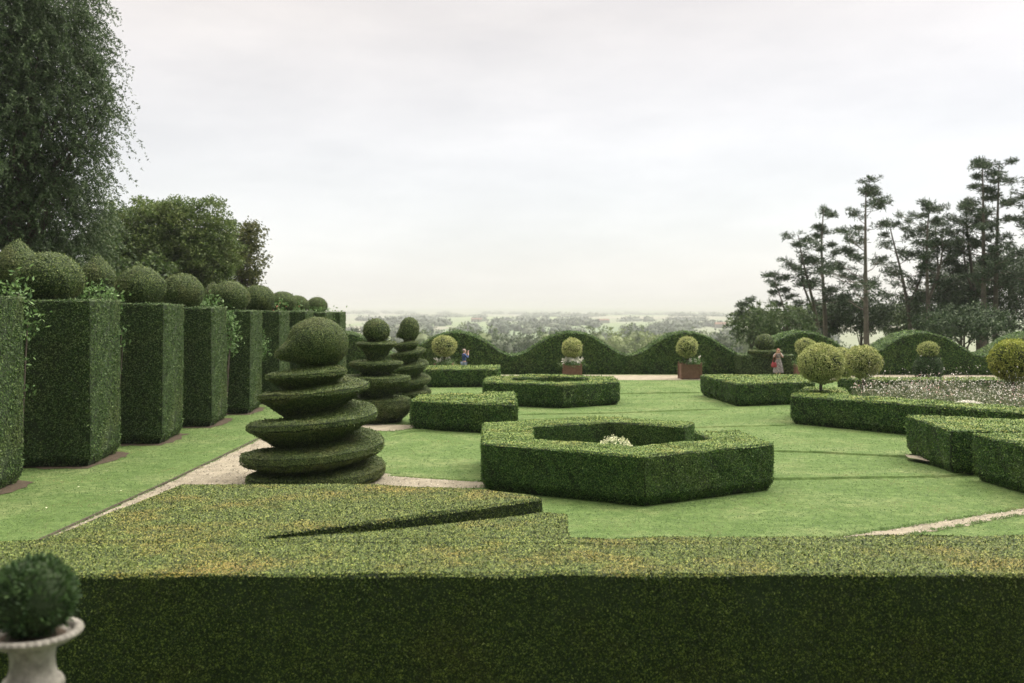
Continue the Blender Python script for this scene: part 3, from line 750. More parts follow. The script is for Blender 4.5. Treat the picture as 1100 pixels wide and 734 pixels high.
# tall drooping tree on the left
bl = []
for (u, v_, Yd, rx, rz) in ((-60, 60, 46, 4.4, 4.4), (20, 40, 46, 3.1, 3.2), (50, 10, 47, 2.0, 3.0), (72, 70, 46, 1.4, 1.5), (52, 130, 46, 2.5, 2.2), (-10, 150, 46, 4.0, 3.2), (97, 108, 46, .9, .8), (58, 60, 46, 2.1, 2.6),
                            (50, 215, 47, 2.4, 2.2), (-40, 240, 46, 4.0, 3.2), (78, 195, 46, 1.2, .6), (82, 165, 46, .8, .7), (0, -60, 46, 4.0, 4.0), (80, 240, 48, 1.4, 1.5), (20, 290, 47, 3.2, 2.2)):
    bl.append((at(u, v_, Yd), (rx, rx, rz)))
broadleaf('weeping_tree', (px(-10, 46), 46, 0), bl, 340000, .15, 'willow', 'towering loose tree with drooping twigs at the upper left', clump=.42, aspect=.36, tr=.42, down=.55, per=60, limbs=34, shell=.30, strand=1.5)
for X_, Y_, lb in ((-27, 33, 'unseen leafy tree added to shade the left lawn, nearer one'), (-26, 20, 'unseen leafy tree added to shade the left lawn, beside the terrace')):  # out-of-view trees put in to darken the left lawn
    bl = [((X_, Y_, 9), (5, 5, 5)), ((X_ + 2, Y_ - 3, 7), (3.5, 3.5, 3.5)), ((X_ - 2, Y_ + 3, 8), (4, 4, 4)), ((X_ + 1, Y_ + 1, 12), (3.4, 3.4, 3))]
    broadleaf('added_shade_tree', (X_, Y_, 0), bl, 16000, .34, 'oak', lb, clump=.6, tr=.4, per=40)
# clipped broad tree behind the balls
bl = [(at(u, v_, 62), (rx, rx * .9, rz)) for (u, v_, rx, rz) in ((140, 262, 2.6, 2.6), (172, 250, 2.6, 2.2), (205, 258, 2.6, 2.6), (228, 270, 1.7, 2.0), (170, 280, 3.2, 2.2), (215, 285, 2.2, 2.0), (125, 275, 1.8, 2.2))]
broadleaf('round_tree', (px(178, 62), 62, 0), bl, 95000, .15, 'round', 'wide rounded dense tree behind the row of balls', clump=.36, tr=.35, per=36, limbs=14)
bl = [(at(u, v_, 66), (rx, rx, rz)) for (u, v_, rx, rz) in ((258, 262, 1.2, 1.4), (262, 282, 1.3, 1.6), (268, 252, .8, .7), (255, 300, 1.3, 1.4))]
broadleaf('small_tree', (px(260, 66), 66, 0), bl, 9000, .18, 'rust', 'small sparse tree with browning leaves beside the rounded tree', clump=.42, tr=.2, per=30)
bl = [(at(u, v_, 58), (rx, rx, rz)) for (u, v_, rx, rz) in ((95, 285, 2.0, 2.0), (60, 290, 2.2, 2.2), (110, 300, 1.8, 1.8), (160, 305, 2.4, 1.6), (-10, 300, 3, 3))]
broadleaf('dark_shrubbery', (px(80, 58), 58, 0), bl, 9000, .24, 'oak', 'dark bushes showing between the pointed domes', cat='shrub', clump=.5, tr=.2)
hedge('back_hedge', [(-30, 64), (-14.5, 64), (-14.5, 67), (-30, 67)], 4.4, 'dark hedge closing the view behind the blocks', .16, wamp=.1)

# pines
def pine(u, vt, Yd, lean, spread, n_br, lb, dens=1.0, v0=.45, group='tall open pines beyond the wavy hedge', basez=-1.0, flat_top=True, bend=.5, fork=0):
    xb, zt = px(u, Yd), H - (vt - 330) / F * Yd - .45
    base = np.array([xb, Yd, basez]); top = np.array([xb + lean, Yd + rng.normal() * .5, zt])
    hh = zt - basez
    ts = np.linspace(0, 1, 9); ph = rng.uniform(0, 6)
    pts = base + (top - base) * ts[:, None] + np.stack([np.sin(ts * 4 + ph) * bend * ts, np.cos(ts * 3 + ph) * bend * ts, 0 * ts], 1)
    rad = .30 * (1 - ts * .86) * (hh / 17) ** .7
    t = thing('pine_tree', lb, 'tree', tuple(base), group)
    g = tube(pts, rad, 8)
    P, N = [], []
    def plate(c_, rx, n):                                        # a spray of upturned needle tufts
        k_ = max(3, int(9 * rx * dens)); a = rng.uniform(0, 2*PI, k_); q = np.sqrt(rng.random(k_)) * rx
        for cx_, cy_, cz_ in zip(c_[0] + q * np.cos(a), c_[1] + q * np.sin(a), c_[2] + rng.normal(size=k_) * .10):
            m_ = int(rng.integers(13, 24)); d = unit(rng.normal(size=(m_, 3)) * [1, 1, .35] + [0, 0, .32])
            P.append(np.array([cx_, cy_, cz_]) + d * .05 + rng.normal(size=(m_, 3)) * [.09, .09, .05]); N.append(d)
    for i in range(int(n_br * 1.45)):
        nb = int(n_br * 1.45)
        tt = v0 + (1 - v0) * (i + rng.random() * .9) / nb
        s = np.array([np.interp(tt, ts, pts[:, k_]) for k_ in range(3)])
        a = rng.uniform(0, 2*PI)
        ln = spread * (1.05 - .66 * ((tt - v0) / (1 - v0)) ** 1.4) * rng.uniform(.35, 1.15)
        d = np.array([math.cos(a), math.sin(a), rng.uniform(.12, .65)])
        e = s + d * ln; m_ = s + (e - s) * .5 - [0, 0, .10 * ln]
        br = np.array([s, m_, e, e + d * ln * .1 + [0, 0, .12]])
        tube(br, [.075 * (1.2 - tt), .05 * (1.2 - tt), .022, .008], 5, g)
        for q in (.55, .8, 1.0):
            c_ = s + (e - s) * q + rng.normal(size=3) * np.array([.2, .2, .06]) + [0, 0, .05]
            if rng.random() < .9: plate(c_, (.26 + .17 * ln) * rng.uniform(.6, 1.25), 0)
        for _ in range(3):                                        # side twigs
            a2 = a + rng.uniform(-1.1, 1.1); q = rng.uniform(.35, .85); s2 = s + (e - s) * q; e2 = s2 + np.array([math.cos(a2), math.sin(a2), .35]) * ln * rng.uniform(.25, .5)
            tube([s2, e2], [.025, .008], 4, g); plate(e2, .30 * rng.uniform(.6, 1.3), 0)
    for _ in range(5):                                            # dead snags on the bare trunk
        tt = rng.uniform(.15, v0 + .1); s = np.array([np.interp(tt, ts, pts[:, k_]) for k_ in range(3)]); a = rng.uniform(0, 2*PI)
        tube([s, s + np.array([math.cos(a), math.sin(a), .25]) * rng.uniform(.4, 1.3)], [.03, .006], 4, g)
    plate(pts[-1], .45, 0); plate(pts[-1] - [0, 0, .5], .65, 0)
    if fork:
        f0 = np.array([np.interp(.42, ts, pts[:, k_]) for k_ in range(3)]); f1 = np.array([f0[0] + fork * 1.6, f0[1], zt - hh * .12])
        fp = f0 + (f1 - f0) * ts[:, None] + np.stack([fork * .7 * np.sin(ts * PI), 0 * ts, 0 * ts], 1)
        tube(fp, rad * .55, 7, g)
        for i in range(9):
            q = .35 + .65 * i / 9; s = np.array([np.interp(q, ts, fp[:, k_]) for k_ in range(3)]); a = rng.uniform(0, 2*PI); e = s + np.array([math.cos(a), math.sin(a), .45]) * spread * .45 * (1.3 - q)
            tube([s, (s + e) / 2 - [0, 0, .05], e], [.04, .025, .008], 5, g); plate(e, .42, 0); plate((s + e) / 2, .25, 0)
        plate(fp[-1], .5, 0)
    g.build('trunk', [M['pbark']], tuple(base), t)
    P = np.concatenate(P); N = np.concatenate(N)
    Geo().add(*leaves(P, N, .30, .20, .6, 1.0)).build('crown', [M['pine']], tuple(base), t)
pine(852, 290, 84, -1.3, 2.2, 8, 'shortest thin pine at the left end of the pine group', .8)
pine(884, 248, 84, -1.9, 2.3, 9, 'leaning pine forking left from a shared base', .8, .45, fork=-.7)
pine(886, 218, 85, .1, 2.0, 10, 'slender sparse pine just left of the tall straight one', .62, .4)
pine(931, 190, 80, .1, 3.1, 17, 'tall straight pine standing clear, second group from left', .85, .32, bend=.1)
pine(983, 232, 84, -1.9, 2.4, 10, 'pine leaning left beyond the straight pine', .7, .4, fork=.8)
pine(997, 214, 82, -.1, 2.8, 13, 'dense flat-topped pine in the middle', 1.0, .5, fork=.7)
pine(1003, 240, 85, .3, 3.2, 12, 'dense pine tucked behind the flat-topped pine', 1.0, .3)
pine(1058, 166, 80, .1, 2.9, 16, 'tallest pine, left trunk of the near-right pair', 0.9, .4, bend=.12)
pine(1069, 172, 81, .1, 2.7, 14, 'tall pine, right trunk of the near-right pair', 0.9, .35, bend=.12)
pine(1052, 214, 83, -.9, 2.5, 10, 'lower pine leaning against the tall pair', 0.9, .4, fork=-.6)
pine(1112, 178, 78, .2, 3.4, 15, 'pine half cut by the right edge', 1.0, .3)
pine(1145, 150, 80, .2, 3.2, 13, 'pine outside the right edge reaching in', 1.2, .3)
GD = 'dark evergreens under the pines'
for (u, v_, Yd, rx, rz, mt, lb) in ((925, 335, 86, 2.6, 1.9, 'dark', 'dark low evergreen behind the straight pine'), (1010, 330, 84, 3.0, 2.4, 'dark', 'dark evergreen under the middle pines'),
        (1060, 322, 84, 3.4, 3.2, 'dark', 'tallest dark evergreen under the pair of pines'), (1105, 320, 82, 3.2, 3.6, 'dark', 'dark evergreen at the right edge'), (1088, 292, 87, 3.0, 2.6, 'dark', 'high dark evergreen between the tall pair and the right edge'), (1032, 306, 88, 2.4, 2.0, 'dark', 'dark evergreen showing just left of the tall pair'),
        (970, 345, 90, 2.4, 1.8, 'shrub', 'green bush between dark evergreens'), (885, 342, 88, 2.2, 1.6, 'dark', 'dark bush at the foot of the forked pines'),
        (1035, 347, 76, 3.2, 1.5, 'dark', 'low dark evergreen close behind the wavy hedge')):
    c_ = at(u, v_, Yd)
    bl = [(c_, (rx, rx, rz))] + [((c_[0] + rx * .6 * math.cos(a), c_[1] + rx * .4 * math.sin(a), c_[2] + rz * .35 * math.sin(a * 2 + u)), (rx * .55, rx * .5, rz * .5)) for a in (0, 1.3, 2.6, 3.9, 5.2)]
    broadleaf('evergreen_bush', (c_[0], c_[1], -1.2), bl, 10000, .22, mt, lb, GD, clump=.45, tr=.15, cat='bush', aspect=.4)
for (u, v_, Yd, rx, rz, lb) in ((824, 347, 80, 1.5, 1.0, 'feathery grey-green shrub left of the pines'), (845, 347, 78, 1.7, 1.3, 'low grey-green shrub under the shortest pine'), (808, 352, 82, 1.2, 1.3, 'outermost grey-green shrub hanging toward the valley')):
    c_ = at(u, v_, Yd)
    bl = [(c_, (rx, rx, rz)), ((c_[0] - .8, c_[1], c_[2] + rz * .6), (rx * .5, rx * .5, rz * .6)), ((c_[0] + .9, c_[1], c_[2] + rz * .3), (rx * .6, rx * .5, rz * .6))]
    broadleaf('grey_shrub', (c_[0], c_[1], -1.2), bl, 3600, .30, 'shrub', lb, 'grey-green shrubs at the pines', strand=1.1, clump=.5, tr=.1, cat='shrub', aspect=.3)
# one bare-ish arching branch tree at far left of pines
pine(818, 318, 82, -1.6, 1.2, 4, 'tiny bent pine reaching over the valley', .5, .6)

# valley trees, near ones each a thing
GV = 'valley trees just beyond the wavy hedge'
specs = [(372, 352, 430, 9, 'far2'), (405, 349, 470, 10, 'far1'), (452, 352, 430, 10, 'far1'), (492, 348, 400, 10, 'far1'), (520, 352, 380, 9, 'far1'), (538, 360, 330, 8, 'far2'), (565, 357, 360, 8, 'far2'), (588, 353, 400, 9, 'far1'),
         (621, 362, 300, 5, 'far3'), (640, 352, 420, 9, 'far1'), (662, 355, 370, 7, 'far3'), (684, 350, 440, 9, 'far1'), (700, 357, 330, 6, 'far3'), (722, 356, 400, 8, 'far1'), (752, 352, 450, 9, 'far1'), (778, 358, 400, 8, 'far2'), (800, 352, 460, 9, 'far1')]
kindw = {'far1': 'mid green', 'far2': 'dark bluish', 'far3': 'pale yellow-green'}
for i, (u, vt, Yd, r, mt) in enumerate(specs):
    x = px(u, Yd); zt = H - (vt - 330) / F * Yd; zb = float(terr(np.array(x), np.array(float(Yd))))
    hh = zt - zb
    bl = [((x, Yd, zb + hh * .62), (r * .8, r * .8, hh * .38)), ((x - r * .5, Yd, zb + hh * .45), (r * .55, r * .5, hh * .28)), ((x + r * .5, Yd, zb + hh * .48), (r * .55, r * .5, hh * .30)), ((x, Yd - r * .5, zb + hh * .35), (r * .6, r * .5, hh * .25))]
    where = ['under the left crest', 'left of the tiered topiary ball', 'behind the farthest spiral', 'above the man in blue', 'left of the first dip', 'in the first dip', 'right in the first dip', 'left of the centre crest', 'small, at the centre crest',
             'right of the centre crest', 'entering the second dip', 'in the second dip', 'low in the second dip', 'before the next crest', 'above the standing planter crest', 'between crest and shrubs', 'behind the grey-green shrubs'][i]
    broadleaf('valley_tree', (x, Yd, zb), bl, 6500, .8, mt, kindw[mt] + ' hazy tree ' + where, GV, clump=1.0, tr=.5, per=22, limbs=5, solid=True)
# the far woods and hedgerows: one mass each
def wood(name, lb, spots, mat, size, per):
    P, N, cg = [], [], Geo()
    for (x, y, r, h) in spots:
        zb = float(terr(np.array(x), np.array(y)))
        d = unit(rng.normal(size=(per, 3))); d[:, 2] = np.abs(d[:, 2])
        lathe(ballprof(r * .78, h * .76, 7, lo=-.05), (x, y, zb), 9, cg, 0, 1.5)
        P.append(d * rng.uniform(.7, 1.05, (per, 1)) * [r, r, h * .9] + [x, y, zb + h * .08]); N.append(d)
    P = np.concatenate(P); N = np.concatenate(N)
    o = cg.add(*leaves(P, unit(N + rng.normal(size=N.shape) * .5), size, .8)).build(name, [M[mat]]); tag(o, lb, 'wood', kind='stuff')
def belt(Y0, n, w, hh, u0=250, u1=900, dy=.05, gaps=1.0):
    out = []
    for i in range(n):
        u = rng.uniform(u0, u1); Yd = Y0 * (1 + rng.normal() * dy) + 60 * math.sin(u / 37. + Y0)
        if math.sin(u / 23. + Y0 * .7) + .6 * math.sin(u / 9. + Y0) > gaps: continue
        out.append((px(u, Yd), Yd, w * rng.uniform(.6, 1.2), hh * rng.uniform(.6, 1.15)))
    return out
wood('slope_wood', 'mixed woodland on the slope beyond the wavy hedge', belt(520, 160, 9, 19, 200, 1050) + belt(640, 120, 9, 17, 200, 1050), 'far1', 1.5, 130)
wood('valley_wood', 'dark wood on the valley floor', belt(900, 170, 10, 15, dy=.06) + belt(1300, 150, 12, 14, gaps=.5), 'far2', 2.2, 75)
wood('far_hedgerows', 'hazy hedgerows and copses between far fields', belt(1900, 150, 15, 13, gaps=.3) + belt(2700, 160, 20, 13, gaps=.3) + belt(3900, 170, 28, 14, gaps=.3) + belt(5600, 180, 40, 16, gaps=.4), 'far2', 5, 34)
# a few pale farmhouses
for i, (u, Yd, w_, lb) in enumerate(((775, 1700, 11, 'tiny pale farmhouse far behind the pine edge'), (648, 2300, 14, 'tiny pale farmhouse on the pinkish fields'), (512, 2500, 14, 'tiny pale farmhouse far left in the valley'))):
    x = px(u, Yd); zb = float(terr(np.array(x), np.array(float(Yd)))) - .3
    t = thing('farmhouse', lb, 'house', (x, Yd, zb))
    boxg(x - w_, x + w_, Yd - 5, Yd + 5, zb, zb + 7).build('wall', [M['stone']], (x, Yd, zb), t)
    Geo().add([(x - w_ - .5, Yd - 5.6, zb + 7), (x + w_ + .5, Yd - 5.6, zb + 7), (x + w_ + .5, Yd + 5.6, zb + 7), (x - w_ - .5, Yd + 5.6, zb + 7), (x - w_, Yd, zb + 10.5), (x + w_, Yd, zb + 10.5)],
              [(0, 1, 5, 4), (2, 3, 4, 5)]).add([(x - w_ - .5, Yd - 5.6, zb + 7), (x + w_ + .5, Yd - 5.6, zb + 7), (x + w_ + .5, Yd + 5.6, zb + 7), (x - w_ - .5, Yd + 5.6, zb + 7), (x - w_, Yd, zb + 10.5), (x + w_, Yd, zb + 10.5)], [(0, 4, 3), (1, 2, 5)]).build('roof', [M['wood']], (x, Yd, zb), t)

# ------------------------------------------------------------------ grass blades
def mown(n, Y0, Y1, size):
    yy = Y0 * (Y1 / Y0) ** rng.random(n); xx = (rng.random(n) * 2 - 1) * (.56 * yy + 1)
    keep = np.ones(n, bool)
    for P in paths + FP: keep &= ~inpoly(xx, yy, P)
    xx, yy = xx[keep], yy[keep]; zz = np.zeros(len(xx))
    p = np.column_stack([xx, yy, zz])
    return p, yy
p, yy = mown(330000, 11.5, 58, 0)
# raise the blades standing on a turf step
for v, f in lips:
    tr_ = v[f]
    lo_ = tr_[:, :, :2].min(1); hi_ = tr_[:, :, :2].max(1)
    for q in range(len(tr_)):
        k_ = (p[:, 0] >= lo_[q, 0]) & (p[:, 0] < hi_[q, 0]) & (p[:, 1] >= lo_[q, 1]) & (p[:, 1] < hi_[q, 1])
        if k_.any():
            ya, yb = tr_[q, :, 1].min(), tr_[q, :, 1].max(); za = tr_[q][tr_[q, :, 1].argmin(), 2]; zb = tr_[q][tr_[q, :, 1].argmax(), 2]
            p[k_, 2] = np.maximum(p[k_, 2], za + (zb - za) * (p[k_, 1] - ya) / max(yb - ya, 1e-6))
n = len(p); N = np.tile([0., 0., 1.], (n, 1))
sz = .018 + .0009 * yy[:, None]
o = Geo().add(*leaves(p, N, sz, .42, .10, .62, roll=.36)).build('lawn_grass', [M['grass']])
tag(o, 'short blades of mown grass over the lawn', 'grass', kind='stuff')
# tufts creeping over the path edges, stones lying in the gravel
def edge_pts(P, n):
    P = np.array(P); a, b_ = P, np.roll(P, -1, 0); L_ = np.linalg.norm(b_ - a, axis=1); k_ = rng.choice(len(P), n, p=L_ / L_.sum()); t_ = rng.random((n, 1))
    q = a[k_] + (b_[k_] - a[k_]) * t_ + rng.normal(size=(n, 2)) * .045
    q = q[(q[:, 1] > 14)]; w_ = wob(np.column_stack([q, np.zeros(len(q))]), 1, 4.0)
    return q[w_ > -.25]
q = np.concatenate([edge_pts(pathL, 16000), edge_pts(pathR, 9000), edge_pts(pathM, 3000)])
o = Geo().add(*leaves(np.column_stack([q, np.full(len(q), .008)]), np.tile([0., 0, 1.], (len(q), 1)), .055, .22, .35, .9)).build('edge_grass', [M['grass']])
tag(o, 'longer grass tufts fringing the gravel paths', 'grass', kind='stuff')
g = Geo()
for P_, n_ in ((pathL, 15000), (pathR, 5000)):
    A_ = np.array(P_); q = np.column_stack([rng.uniform(A_[:, 0].min(), A_[:, 0].max(), n_ * 4), rng.uniform(13, min(34, A_[:, 1].max()), n_ * 4)])
    q = q[inpoly(q[:, 0], q[:, 1], P_)][:n_]; g.add(*leaves(np.column_stack([q, np.full(len(q), .014)]), np.tile([0., 0, 1.], (len(q), 1)), .030, 1.1, .0, .25, roll=.3))
M['pebble'] = leafmat('pebble', (.11, .095, .07), (.25, .23, .18), (.45, .43, .37), None, .5, transl=0)
o = g.build('loose_stones', [M['pebble']]); tag(o, 'small loose stones on the gravel paths', 'gravel', kind='stuff')
# fallen leaves on the left lawn
n = 26; q = np.column_stack([rng.uniform(-10.6, -8.8, n), rng.uniform(15, 45, n), np.full(n, .03)])
o = Geo().add(*leaves(q, np.tile([0., 0, 1.], (n, 1)), .05, .8, .05, .3)).build('fallen_leaves', [M['cream']]); tag(o, 'scattered pale fallen leaves on the left lawn strip', 'leaves', kind='stuff')

# ------------------------------------------------------------------ urn, plinth, terrace
ux, uy = px(35, 6.0), 6.0
zr = H - (678 - 330) / F * uy
plz = zr - .62
t = thing('stone_urn', 'pale weathered stone urn with a gadrooned rim at the lower left', 'urn', (ux, uy, plz))
rp = [(.115, 0), (.12, .03), (.105, .05), (.07, .075), (.055, .11), (.06, .145), (.09, .165), (.115, .185)]
g = lathe([(.001, 0)] + rp, (ux, uy, plz), 40)
g.build('foot', [M['stone']], (ux, uy, plz), t, True)
g = Geo(); seg = 96; th = np.linspace(0, 2*PI, seg, endpoint=False)
prof = np.array([(.05, .17, 0), (.10, .19, .4), (.15, .225, 1), (.178, .27, 1), (.180, .31, .5), (.165, .335, 0), (.142, .352, 0), (.128, .40, 0), (.126, .46, 0), (.134, .52, 0), (.155, .565, 0), (.19, .59, 0), (.235, .60, 0)])
fl = 1 - .06 * np.abs(np.cos(th * 12))[:, None] ** 2 * prof[None, :, 2]
P = np.stack([np.cos(th)[:, None] * prof[:, 0] * fl, np.sin(th)[:, None] * prof[:, 0] * fl, np.tile(prof[:, 1], (seg, 1))], -1) + [ux, uy, plz]
g.add(*grid(P, closed_u=True)); g.build('bowl', [M['stone']], (ux, uy, plz), t, True)
g = Geo(); seg = 256; th = np.linspace(0, 2*PI, seg, endpoint=False)
prof = np.array([(.225, .592, 0), (.262, .588, .6), (.279, .600, 1), (.282, .614, 1), (.272, .628, .8), (.248, .632, .3), (.232, .626, 0), (.222, .60, 0), (.215, .56, 0)])
w_ = (np.abs(np.sin(th * 20 + .0)) ** .7)[:, None]
rr = prof[:, 0] * (1 + .045 * (w_ - .5) * prof[None, :, 2]); zz = prof[:, 1] + .009 * (w_ - .5) * prof[None, :, 2]
P = np.stack([np.cos(th)[:, None] * rr, np.sin(th)[:, None] * rr, zz], -1) + [ux, uy, plz]
g.add(*grid(P, closed_u=True)); g.build('rim', [M['stone']], (ux, uy, plz), t, True)
g = lathe([(.24, .585), (.001, .60)], (ux, uy, plz), 32); g.build('potting_soil', [M['soil']], (ux, uy, plz), t)
# clipped shrub
t = thing('urn_shrub', 'dark fine-leaved ball shrub growing in the stone urn', 'shrub', (ux, uy, plz + .6))
cz = H - (641 - 330) / F * uy
g = lathe(ballprof(.235, .215, 20), (ux, uy, cz), 36, wamp=.015)
n0 = len(g.parts)
pp, nn_ = sample(g.tris(0), 15000)
pp = pp - nn_ * rng.random((len(pp), 1)) * .035 + nn_ * (wob(pp, .022, 9) + .015 * np.sin(pp[:, 0] * 90) * np.sin(pp[:, 2] * 60 + pp[:, 1] * 80))[:, None]
up = unit(nn_ * .8 + np.array([0, 0, .75]) + rng.normal(size=nn_.shape) * .25)
g.add(*leaves(pp, up, .040, .26, .6, 1), 1)
g.build('crown', [M['core'], M['urnp']], (ux, uy, plz + .6), t)
g = tube([(ux, uy, plz + .59), (ux, uy, cz)], .012, 8); g.build('trunk', [M['bark']], (ux, uy, plz + .6), t)
# plinth
t = thing('stone_plinth', 'stone pedestal under the urn', 'pedestal', (ux, uy, 0))
boxg(ux - .22, ux + .22, uy - .22, uy + .22, .12, plz - .07).build('shaft', [M['wall']], (ux, uy, 0), t)
boxg(ux - .27, ux + .27, uy - .27, uy + .27, plz - .07, plz - .002).build('cap', [M['stone']], (ux, uy, 0), t)
boxg(ux - .28, ux + .28, uy - .28, uy + .28, 0, .12).build('base', [M['stone']], (ux, uy, 0), t)
o = boxg(-30, 30, -12, 3.9, -.5, 2.45).build('terrace', [M['wall']]); tag(o, 'stone terrace overlooking the garden', kind='structure')
flat([(-30, -12), (30, -12), (30, 3.9), (-30, 3.9)], 2.456, 'pavement', M['gravel'], label='gravelled top of the terrace')

# ------------------------------------------------------------------ people
def skinfig(name, joints, edges, mat, org, root, sub=2):
    me = bpy.data.meshes.new(name)
    names = list(joints); idx = {k_: i for i, k_ in enumerate(names)}
    me.from_pydata([Vector(joints[k_][:3]) for k_ in names], [(idx[a], idx[b_]) for a, b_ in edges], [])
    o = bpy.data.objects.new(name, me); col.objects.link(o); o.parent = root
    me.materials.append(mat)
    md = o.modifiers.new('skin', 'SKIN'); md.use_smooth_shade = True
    sv = me.skin_vertices[0].data
    for k_, i in idx.items():
        r = joints[k_][3]; r2 = joints[k_][4] if len(joints[k_]) > 4 else r
        sv[i].radius = (r, r2); sv[i].use_root = (i == 0)
    s = o.modifiers.new('sub', 'SUBSURF'); s.levels = sub; s.render_levels = sub
    return o
def person(x, y, rot, lb, dress):
    root = thing('person', lb, 'person', (x, y, .012)); root.rotation_euler = (0, 0, rot)
    # local: facing +Y, 1.68 m, both hands raised to the eyes holding a camera
    J = {'pelvis': (0, 0, .93, .14, .10), 'belly': (0, .01, 1.08, .125, .095), 'chest': (0, .0, 1.28, .155, .105), 'neckb': (0, .0, 1.42, .08, .07), 'neck': (0, .02, 1.48, .05),
         'jaw': (0, .05, 1.535, .062, .07), 'head': (0, .035, 1.61, .078, .095), 'crown': (0, .02, 1.67, .045)}
    E = [('pelvis', 'belly'), ('belly', 'chest'), ('chest', 'neckb'), ('neckb', 'neck'), ('neck', 'jaw'), ('jaw', 'head'), ('head', 'crown')]
    for s, n_ in ((-1, 'l'), (1, 'r')):
        J.update({n_+'sh': (s*.17, 0, 1.385, .055), n_+'el': (s*.27, .14, 1.20, .042), n_+'wr': (s*.085, .25, 1.50, .027), n_+'ha': (s*.06, .235, 1.575, .032),
                  n_+'hip': (s*.09, 0, .88, .085), n_+'kn': (s*.10, .02, .49, .056), n_+'an': (s*.105, -.01, .09, .036), n_+'to': (s*.12, .14, .035, .034)})
        E += [('neckb', n_+'sh'), (n_+'sh', n_+'el'), (n_+'el', n_+'wr'), (n_+'wr', n_+'ha'), ('pelvis', n_+'hip'), (n_+'hip', n_+'kn'), (n_+'kn', n_+'an'), (n_+'an', n_+'to')]
        for q in range(4):
            J[f'{n_}f{q}a'] = (s*(.045 - .004*q), .262, 1.585 + .018*q, .009); J[f'{n_}f{q}b'] = (s*(.015), .275, 1.588 + .018*q, .008)
            E += [(n_+'ha', f'{n_}f{q}a'), (f'{n_}f{q}a', f'{n_}f{q}b')]
        J[n_+'th'] = (s*.035, .215, 1.555, .010); E.append((n_+'ha', n_+'th'))
    skinfig('body', J, E, M['skin'], None, root)
    # face: nose and ears
    g = lathe(ballprof(.014, .022, 8), (0, .135, 1.595), 8); g.build('nose', [M['skin']], parent=root)
    for s in (-1, 1): lathe(ballprof(.012, .03, 8), (s*.082, .03, 1.60), 8).build('ear', [M['skin']], parent=root)
    hm = M['hair2'] if dress else M['hair1']
    hr = [(.086, -.04), (.098, .0), (.092, .05), (.06, .088), (.001, .10)] if not dress else [(.08, -.20), (.105, -.12), (.108, .0), (.096, .05), (.06, .09), (.001, .105)]
    lathe([(a, b_) for a, b_ in hr], (0, -.002 if not dress else -.03, 1.625), 20).build('hair', [hm], parent=root, smooth=True)
    if dress:
        sl = {k_: (*J[k_][:3], J[k_][3] + .02, (J[k_][4] if len(J[k_]) > 4 else J[k_][3]) + .02) for k_ in ('belly', 'chest', 'neckb', 'lsh', 'rsh', 'lel', 'rel')}
        skinfig('dress_top', sl, [('belly', 'chest'), ('chest', 'neckb'), ('neckb', 'lsh'), ('neckb', 'rsh'), ('lsh', 'lel'), ('rsh', 'rel')], M['dress'], None, root)
        lathe([(.30, .30), (.285, .45), (.24, .7), (.195, .9), (.15, 1.06), (.13, 1.12)], (0, 0, 0), 40, sy=.8).build('skirt', [M['dress']], parent=root, smooth=True)
    else:
        sl = {k_: (*J[k_][:3], J[k_][3] + .018, (J[k_][4] if len(J[k_]) > 4 else J[k_][3]) + .018) for k_ in ('pelvis', 'belly', 'chest', 'neckb', 'lsh', 'rsh', 'lel', 'rel')}
        sl['lfa'] = (-.18, .2, 1.36, .05); sl['rfa'] = (.18, .2, 1.36, .05)
        skinfig('shirt', sl, [('pelvis', 'belly'), ('belly', 'chest'), ('chest', 'neckb'), ('neckb', 'lsh'), ('neckb', 'rsh'), ('lsh', 'lel'), ('rsh', 'rel'), ('lel', 'lfa'), ('rel', 'rfa')], M['blue'], None, root)
        tr_ = {k_: (*J[k_][:3], J[k_][3] + .018, (J[k_][4] if len(J[k_]) > 4 else J[k_][3]) + .018) for k_ in ('pelvis', 'lhip', 'rhip', 'lkn', 'rkn', 'lan', 'ran')}
        skinfig('trousers', tr_, [('pelvis', 'lhip'), ('lhip', 'lkn'), ('lkn', 'lan'), ('pelvis', 'rhip'), ('rhip', 'rkn'), ('rkn', 'ran')], M['jeans'], None, root)
    for s in (-1, 1):
        n_ = 'l' if s < 0 else 'r'
        skinfig('shoe', {'a': (s*.105, -.03, .05, .047), 'b': (s*.113, .06, .04, .045, .035), 'c': (s*.122, .16, .032, .038, .028)}, [('a', 'b'), ('b', 'c')], M['shoe'], None, root, 1)
    return root
def camera_at(x, y, rot, lb):
    t = thing('handheld_camera', lb, 'camera', (x, y, .012)); t.rotation_euler = (0, 0, rot)
    boxg(-.045, .045, .222, .262, 1.58, 1.65).build('camera_body', [M['black']], parent=t)
    g = Geo(); P = np.array([[(r * math.cos(a), d, 1.612 + r * math.sin(a)) for d, r in ((.262, .03), (.33, .032), (.335, .001))] for a in np.linspace(0, 2*PI, 16, endpoint=False)])
    g.add(*grid(P, closed_u=True)); g.build('lens', [M['black']], parent=t)
mx, my = px(498.5, 58.6), 58.6
person(mx, my, R(-70), 'man in blue shirt and jeans raising a camera by the wavy hedge', False)
camera_at(mx, my, R(-70), 'small camera held up by the man in blue')
wx, wy = px(836, 59.2), 59.2
person(wx, wy, R(165), 'woman in a pale patterned dress photographing toward the lawn', True)
camera_at(wx, wy, R(165), 'small camera held up by the woman in the dress')
t = thing('handbag', 'red handbag hanging at the side of the woman in the dress', 'bag', (wx - .28, wy - .12, .62))
g = lathe([(.10, 0), (.16, .03), (.17, .15), (.13, .27), (.11, .30)], (0, 0, 0), 20, sy=.45); g.add([(0, 0, 0)] * 3, [(0, 1, 2)]); g.parts.pop(); g.build('pouch', [M['bag']], parent=t, smooth=True)
